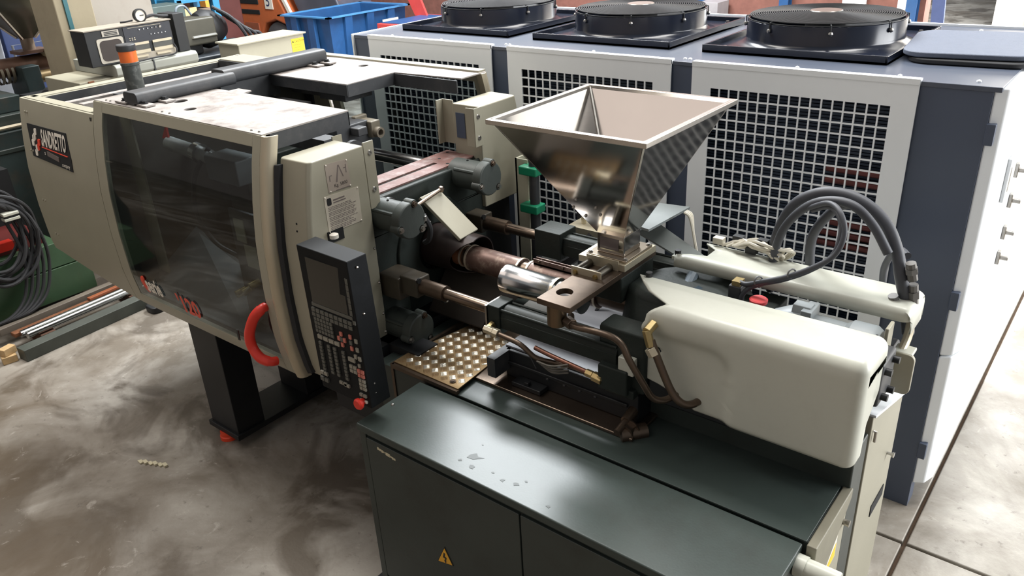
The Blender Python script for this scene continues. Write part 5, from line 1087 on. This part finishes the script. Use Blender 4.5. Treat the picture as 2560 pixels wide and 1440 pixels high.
# beige switch box
sb = thing('switch_box', 'cream switch box with yellow caution label standing in front of the blue bin', 'box', (-7.4, 5.0, 0))
G().box((-7.55, 4.66, .3), (-7.2, 5.46, 1.44)).obj('box_body', beige, sb, bevel=.01)
G().box((-7.57, 4.64, 1.435), (-7.18, 5.48, 1.452)).obj('box_lid', beige, sb, bevel=.004)
yl = G().box((-7.2, 5.29, 1.14), (-7.197, 5.45, 1.40)).obj('caution_label', yellow, sb)
oy = lambda y0, z0: (lambda u, v, d=0: (-7.1965 + d * .1, y0 + u, z0 + v))
text('caution_print', '\u26a0 CAUTION' if False else 'CAUTION', .03, oy(5.325, 1.362), ink, yl)
G().prism([(5.298, 1.362), (5.322, 1.362), (5.31, 1.384)], 'x', -7.197, -7.196).obj('caution_triangle', ink, yl)
for k in range(6): G().box((-7.197, 5.31, 1.335 - k * .025), (-7.1962, 5.31 + .10 - .012 * (k % 3), 1.339 - k * .025)).obj('caution_print', M('olive_print', (150, 130, 40), .6) if k == 0 else bpy.data.materials['olive_print'], yl)
G().lathe((-7.2, 4.83, 1.29), 'x', [(.022, 0), (.022, .02), (.012, .04), (0, .041)], 12).obj('box_lock', chrome, sb)
wf = G().box((-7.2, 5.02, 1.13), (-7.194, 5.15, 1.26)).obj('meter_frame', black, sb); G().box((-7.195, 5.035, 1.14), (-7.192, 5.135, 1.245)).obj('meter_glass', M('meter_glass', (176, 186, 186), .2), wf)
G().box((-7.5, 4.7, 0), (-7.25, 5.42, .3)).obj('box_plinth', charcoal, sb)
# blue bin
bb = thing('blue_bin', 'large open blue steel bin with ribbed sides and a white paper label', 'bin', (-10.4, 8.7, 0))
def prism_bin(nm, x0, x1, y0, y1, zt, zb, tap, m, parent):
    g = G(); R = []
    for z, t, in_ in ((zb, tap, 0), (zt, 0, 0), (zt, 0, .03), (zb + .05, tap, .03)):
        R.append([(x0 + t + in_, y0 + t + in_, z), (x1 - t - in_, y0 + t + in_, z), (x1 - t - in_, y1 - t - in_, z), (x0 + t + in_, y1 - t - in_, z)])
    return g.rings(R, caps=True).obj(nm, m, parent)
prism_bin('bin_shell', -10.9, -9.83, 7.95, 9.52, 1.15, .12, .06, blue_st, bb)
g = G()
for a, b in (((-10.97, 7.88), (-9.76, 7.95)), ((-10.97, 9.52), (-9.76, 9.59)), ((-10.97, 7.88), (-10.9, 9.59)), ((-9.83, 7.88), (-9.76, 9.59))): g.box((*a, 1.145), (*b, 1.165))
g.obj('bin_rim', M('blue_rim', (70, 130, 180), .4), bb, weld=False)
for y in (8.28, 8.72, 9.16): G().hexa([(-9.92, y - .07, .15), (-9.86, y - .07, .15), (-9.86, y + .07, .15), (-9.92, y + .07, .15)], [(-9.84, y - .07, 1.14), (-9.77, y - .07, 1.14), (-9.77, y + .07, 1.14), (-9.84, y + .07, 1.14)]).obj('bin_rib', blue_st, bb)
for x in (-10.6, -10.2): G().hexa([(x - .07, 7.90, .15), (x + .07, 7.90, .15), (x + .07, 7.96, .15), (x - .07, 7.96, .15)], [(x - .07, 7.89, 1.14), (x + .07, 7.89, 1.14), (x + .07, 7.95, 1.14), (x - .07, 7.95, 1.14)]).obj('bin_rib', blue_st, bb)
G().box((-9.775, 8.95, .72), (-9.76, 9.28, 1.0)).obj('paper_label', white, bb); G().box((-9.761, 8.98, .935), (-9.757, 9.25, .95)).obj('label_print', ink_grey, bb)
G().box((-10.8, 8.0, 0), (-9.95, 8.15, .12)).box((-10.8, 9.3, 0), (-9.95, 9.45, .12)).obj('bin_skid', blue_st, bb)
# forklift
fk = thing('forklift', 'orange forklift truck with slotted counterweight and number 5 plate behind the blue bin', 'forklift', (-12.8, 9.4, 0))
FY = 9.0
g = G().prism([(-13.72, .95), (-13.55, .55), (-13.35, .45), (-13.15, .45), (-13.05, .62), (-12.9, .80), (-12.6, .86), (-12.35, .80), (-12.2, .62), (-12.05, .62), (-12.5, 1.35), (-12.62, 1.6), (-13.72, 1.6)], 'y', FY, FY + 1.1)
bod = g.obj('counterweight', forklift_m, fk, bevel=.04)
for z in (1.16, .985): G().box((-13.66, FY - .012, z - .04), (-13.02, FY + .01, z + .04)).obj('weight_slot', void, bod, bevel=.012)
G().box((-13.50, FY - .02, .66), (-13.10, FY + .01, .80)).obj('tow_box', M('forklift_dark', (150, 82, 56), .6), bod)
G().box((-12.82, FY - .012, 1.05), (-12.60, FY + .005, 1.32)).obj('number_plate', white, bod)
text('number', '5', .26, lambda u, v, d=0: (-12.79 + u, FY - .014 - d * .1, 1.10 + v), M('navy_print', (40, 50, 90), .5), bod)
wh = G().lathe((-12.6, FY + .02, .42), 'y', [(.24, 0), (.40, .02), (.43, .08), (.43, .26), (.40, .32), (.2, .32)], 32).obj('wheel', tyre_m, fk)
G().lathe((-12.6, FY + .01, .42), 'y', [(0, .1), (.10, .1), (.13, .04), (.22, .03), (.25, .06)], 24).obj('wheel_hub', M('hub_dark', (90, 80, 78), .6), wh)
G().lathe((-12.6, FY + .8, .42), 'y', [(.24, 0), (.43, .08), (.43, .26), (.2, .32)], 24, caps=True).obj('wheel', tyre_m, fk)
G().hexa([(-12.55, FY + .0, 1.30), (-12.45, FY, 1.30), (-12.45, FY + .05, 1.3), (-12.55, FY + .05, 1.3)], [(-12.90, FY, 2.1), (-12.80, FY, 2.1), (-12.80, FY + .05, 2.1), (-12.90, FY + .05, 2.1)]).obj('cab_post', white, fk)
G().prism([(-12.02, .7), (-12.42, 1.38), (-12.36, 1.40), (-11.95, .72)], 'y', FY - .01, FY + .04).obj('cab_trim', white, fk)
G().prism([(-11.95, .70), (-12.40, 1.55), (-11.3, 1.7), (-10.9, .9)], 'y', FY + .15, FY + .9).obj('engine_hood', M('dark_slate', (72, 74, 86), .5), fk, bevel=.03)
G().hexa([(-11.5, FY + .2, .5), (-11.3, FY + .2, .5), (-11.3, FY + .9, .5), (-11.5, FY + .9, .5)], [(-11.2, FY + .2, 1.4), (-11.0, FY + .2, 1.4), (-11.0, FY + .9, 1.4), (-11.2, FY + .9, 1.4)]).obj('mast', forklift_m, fk)
G().lathe((-11.3, FY + .1, .35), 'y', [(.2, 0), (.35, .05), (.35, .25), (.2, .3)], 24, caps=True).obj('wheel', tyre_m, fk)
G().box((-13.72, FY, 1.58), (-12.7, FY + 1.1, 1.66)).obj('weight_top', forklift_m, fk)
# things left of the forklift
rk = thing('blue_rack', 'blue steel rack holding cardboard boxes behind the gearbox unit', 'rack', (-10.6, 6.3, 0))
for y in (6.0, 6.56): G().box((-10.56, y - .05, 0), (-10.46, y + .05, 1.9)).obj('rack_post', rack_blue, rk, bevel=.005); G().box((-11.06, y - .05, 0), (-10.96, y + .05, 1.9)).obj('rack_post', rack_blue, rk, bevel=.005)
for z in (1.32, 1.58, .6): G().box((-11.06, 5.98, z - .02), (-10.46, 6.58, z + .02)).obj('rack_shelf', rack_blue, rk)
for i, (y, w, h, lb) in enumerate(((6.12, .07, .14, 'thin brown cardboard box at the left on the blue rack shelf'), (6.22, .11, .15, 'wider brown cardboard box second from left on the blue rack shelf'), (6.40, .16, .12, 'brown-grey carton at the right on the blue rack shelf'))):
    tag(G().box((-10.75, y - w / 2, 1.34), (-10.5, y + w / 2, 1.34 + h)).obj('cardboard_box', card if i < 2 else M('grey_carton', (120, 104, 92), .8), bevel=.004), lb, 'box', 'cardboard boxes on the blue rack')
sh_ = G().box((-10.75, 6.02, 1.60), (-10.5, 6.5, 1.75)).obj('white_carton', M('pale_carton', (206, 212, 204), .7), bevel=.006); tag(sh_, 'pale white carton on the top shelf of the blue rack', 'box')
gb = G().box((-10.3, 5.25, 0), (-9.9, 5.75, 1.62)).box((-10.1, 5.3, 1.62), (-10.0, 5.36, 1.95)).obj('grey_green_unit', M('slate_green', (70, 84, 82), .5), bevel=.01); tag(gb, 'slate green machine unit behind the radio left of the blue rack', 'machine')
op = G().box((-11.6, 7.0, 0), (-11.45, 7.12, 2.2)).obj('orange_post', M('amber_paint', (226, 150, 60), .5)); tag(op, 'amber painted upright post left of the forklift', 'post')
rp_ = G().box((-12.4, 7.4, 0), (-11.9, 7.9, 2.0)).obj('red_machine', M('dark_red_paint', (84, 44, 40), .5), bevel=.02); tag(rp_, 'dark red machine housing between amber post and forklift', 'machine')
# red trolley and clutter behind the chiller
rt_ = thing('red_trolley', 'red steel trolley box with a raised handle plate behind the chiller', 'trolley', (-8.9, 9.0, 0))
G().box((-9.25, 8.35, .25), (-8.2, 9.4, 1.05)).obj('trolley_box', red_bin_m, rt_, bevel=.01); G().hexa([(-9.30, 9.2, 1.05), (-9.05, 9.2, 1.05), (-9.05, 9.24, 1.05), (-9.30, 9.24, 1.05)], [(-9.6, 9.2, 1.6), (-9.3, 9.2, 1.6), (-9.3, 9.24, 1.6), (-9.6, 9.24, 1.6)]).obj('trolley_handle', red_bin_m, rt_)
for x, y in ((-9.1, 8.5), (-8.4, 8.5), (-9.1, 9.25), (-8.4, 9.25)): G().cyl((x - .03, y, .125), (x + .03, y, .125), .125).obj('trolley_wheel', rubber, rt_)
G().box((-9.2, 8.4, 1.05), (-8.3, 9.3, 1.06)).obj('trolley_cover', blue_st, rt_)
cr = G().box((-8.1, 9.2, 0), (-7.2, 10.3, .85)).box((-8.0, 9.3, .85), (-7.7, 9.6, .98)).obj('parts_crate', M('slate_crate', (90, 92, 104), .6), bevel=.01); tag(cr, 'slate grey crate of parts behind the leftmost fan', 'crate')
pk = G().box((-8.6, 9.9, 0), (-8.2, 10.4, 1.02)).obj('pink_carton', M('pink_carton', (200, 170, 160), .8), bevel=.01); tag(pk, 'pale pinkish carton stack behind the red trolley', 'box')
# chair and bins by the brick wall
chr_ = thing('office_chair', 'old grey upholstered chair in front of the red-brown wall beyond the middle fan', 'chair', (-4.9, 10.2, 0))
G().box((-5.15, 10.0, .42), (-4.7, 10.45, .50)).obj('seat', M('grey_seat', (120, 116, 112), .9), chr_, bevel=.02); G().box((-5.15, 10.42, .5), (-4.7, 10.50, 1.05)).obj('backrest', M('grey_back', (128, 120, 112), .9), chr_, bevel=.02)
for x in (-5.12, -4.74):
    for y in (10.05, 10.42): G().cyl((x, y, 0), (x, y, .44), .018).obj('leg', charcoal, chr_)
gp_ = G().box((-5.25, 10.6, 0), (-4.95, 10.95, 1.2)).obj('grey_locker', M('grey_locker', (150, 146, 148), .6), bevel=.005); tag(gp_, 'grey metal locker standing against the red-brown wall by the chair', 'locker')
lb_ = G().tube([(-5.05, 9.7, 1.35), (-4.1, 10.0, .0)], .02, 8).obj('grey_pole', M('pole_grey', (170, 172, 180), .4)); tag(lb_, 'slanted grey pole leaning near the chair behind the last fan', 'pole')
dm = G().lathe((-2.85, 10.3, 0), 'z', [(.14, 0), (.16, .1), (.16, 1.05), (.12, 1.16), (0, 1.2)], 20, caps=True).obj('domed_bin', M('tan_bin', (190, 176, 150), .6)); tag(dm, 'tan domed bin beside the blue column near the gate', 'bin')
fb = thing('leaning_board', 'dark blue board leaning in the gate opening beyond the chiller', 'board', (-2.2, 10.9, 0)); G().hexa([(-2.28, 10.9, 0), (-2.14, 10.9, 0), (-2.14, 10.95, 0), (-2.28, 10.95, 0)], [(-2.44, 10.98, 2.0), (-2.30, 10.98, 2.0), (-2.30, 11.02, 2.0), (-2.44, 11.02, 2.0)]).obj('board', M('navy_board', (60, 72, 110), .5), fb)
# ================================================================== FLOOR LEVEL, LEFT
gcb = thing('green_base_unit', 'green steel machine base with draped cables on the floor left of the machine', 'machine base', (-6.3, 1.9, 0))
G().box((-6.8, .6, .10), (-6.0, 2.28, .34)).obj('base_lower', green_cab_m, gcb, bevel=.006)
G().hexa([(-6.8, .6, .345), (-6.005, .6, .345), (-6.005, 2.28, .345), (-6.8, 2.28, .345)], [(-6.8, .6, .52), (-6.02, .6, .52), (-6.02, 2.12, .52), (-6.8, 2.12, .52)]).obj('base_upper', green_cab_m, gcb, bevel=.006)
G().box((-6.5, 1.4, .52), (-6.1, 2.05, .60)).obj('red_tray', M('dark_red', (84, 28, 26), .5), gcb); G().box((-6.12, 1.72, .56), (-6.05, 1.84, .62)).obj('red_lever', red, gcb)
G().box((-6.75, .6, .52), (-6.5, 2.1, 1.0)).obj('base_back', void, gcb); G().box((-6.15, .7, .86), (-6.08, 1.86, .95)).obj('green_beam', green_cab_m, gcb)
G().box((-6.7, .7, 0), (-6.1, 2.2, .10)).obj('base_foot', black, gcb)
cb_ = thing('cable_coil', 'thick coil of black cables hanging on the green base at far left', 'cable', (-5.95, 1.7, .3))
random.seed(9)
for k in range(9):
    r = .26 + random.uniform(-.05, .05); cy, cz = 1.70 + random.uniform(-.05, .06), .74 + random.uniform(-.05, .05); xx = -5.93 + random.uniform(-.05, .05)
    pts = [(xx + .03 * math.sin(3 * a + k), cy + r * .9 * math.cos(a), cz + r * (1.0 if math.sin(a) > 0 else 1.25) * math.sin(a)) for a in [2 * PI * i / 14 for i in range(14)]]
    G().tube(catmull(pts + [pts[0]], 4)[:-1], .013, 8, closed=True).obj('cable_loop', rubber, cb_)
for k in range(5):
    y = 1.80 + .04 * k; G().tube([(-5.93, y, .80), (-5.92, y + .03, .6), (-5.93, y + .02, .42), (-5.9, y - .06, .24), (-5.86, y - .2, .16), (-5.86, y - .4, .15)], .012, 8, smooth=6).obj('hanging_cable', rubber, cb_)
pg = G().box((-5.90, 1.77, .82), (-5.84, 1.87, .84)).box((-5.90, 1.77, .855), (-5.84, 1.87, .875)).obj('cable_plug', cream, cb_, bevel=.004); G().box((-5.895, 1.78, .84), (-5.845, 1.86, .855)).obj('plug_core', black, pg)
# stock of bars on battens
def bar(nm, a, b, w, h, m, lb, cat, grp=None):
    a, b = Vector(a), Vector(b); d = (b - a).normalized(); s = Vector((-d.y, d.x, 0)) * (w / 2); u = Vector((0, 0, h))
    o = G().hexa([a - s, a + s, b + s, b - s], [a - s + u, a + s + u, b + s + u, b - s + u]).obj(nm, m, bevel=.004); return tag(o, lb, cat, grp)
bar('steel_channel', (-5.50, 1.50, 0), (-5.60, 2.75, 0), .10, .085, M('painted_channel', (66, 70, 64), .5, var=.2), 'grey painted steel channel lying nearest the aisle beside the chrome bars', 'bar', 'bar stock beside the green base')
for i, (x, lb) in enumerate(((-5.60, 'polished chrome bar, nearer one of the pair beside the green base'), (-5.655, 'polished chrome bar, farther one of the pair beside the green base'))):
    o = G().cyl((x - .01, 1.60 - .02 * i, .109), (x - .10, 2.75, .109), .025, seg=20).obj('chrome_bar', chrome); tag(o, lb, 'bar', 'bar stock beside the green base')
bar('rusty_bar', (-5.72, 1.55, .085), (-5.80, 2.6, .085), .06, .03, rust, 'rusty brown flat bar lying behind the chrome bars', 'bar', 'bar stock beside the green base')
bar('orange_strip', (-5.765, 2.1, .117), (-5.80, 2.45, .117), .04, .02, M('orange_rust', (136, 76, 44), .6), 'short orange rusted strip on top of the rusty bar', 'bar', 'bar stock beside the green base')
bar('grey_angle', (-5.83, 1.5, .085), (-5.90, 2.45, .085), .06, .05, M('worn_angle', (112, 104, 94), .5), 'worn grey angle bar along the foot of the green base', 'bar', 'bar stock beside the green base')
for y, xe, lb in ((1.72, -5.578, 'dark timber batten under the near ends of the steel bars'), (2.38, -5.632, 'dark timber batten under the far ends of the steel bars')):
    o = G().box((-5.98, y - .05, 0), (xe, y + .05, .083)).obj('timber_batten', M('dark_timber', (84, 58, 44), .8) if y < 2 else bpy.data.materials['dark_timber'], bevel=.004); tag(o, lb, 'batten', 'battens under the bars')
for x, y, z, lb in ((-5.56, 1.44, 0, 'pale wood block on the floor at the near end of the bars'), (-5.58, 1.45, .05, 'pale wood wedge stacked on the block at the end of the bars')):
    o = G().box((x - .03, y - .045, z), (x + .03, y + .045, z + .05)).obj('wood_block', wood, bevel=.004); o.rotation_euler.z = .3 if z else -.2; tag(o, lb, 'block', 'wood blocks by the bars')
dp = G().prism(rrect(-5.42, 2.52, .13, .34, .04, 3), 'z', 0, .05).obj('drip_pan', black, bevel=.01); tag(dp, 'low black drip pan on the floor under the sliding door', 'pan')
# litter on the floor
random.seed(4)
sc = thing('tape_scrap', 'crumpled pale scrap of tape on the floor near the orange foot', 'scrap', (-3.72, 1.42, 0))
for k in range(6):
    x = -3.79 + k * .028; y = 1.385 + k * .012
    G().prism([(x - .018, y - .006), (x + .02, y - .01), (x + .022, y + .008), (x - .008, y + .012)], 'z', .001, .008 + .005 * (k % 2)).obj('torn_piece', debris, sc)
S.frame_current = 1
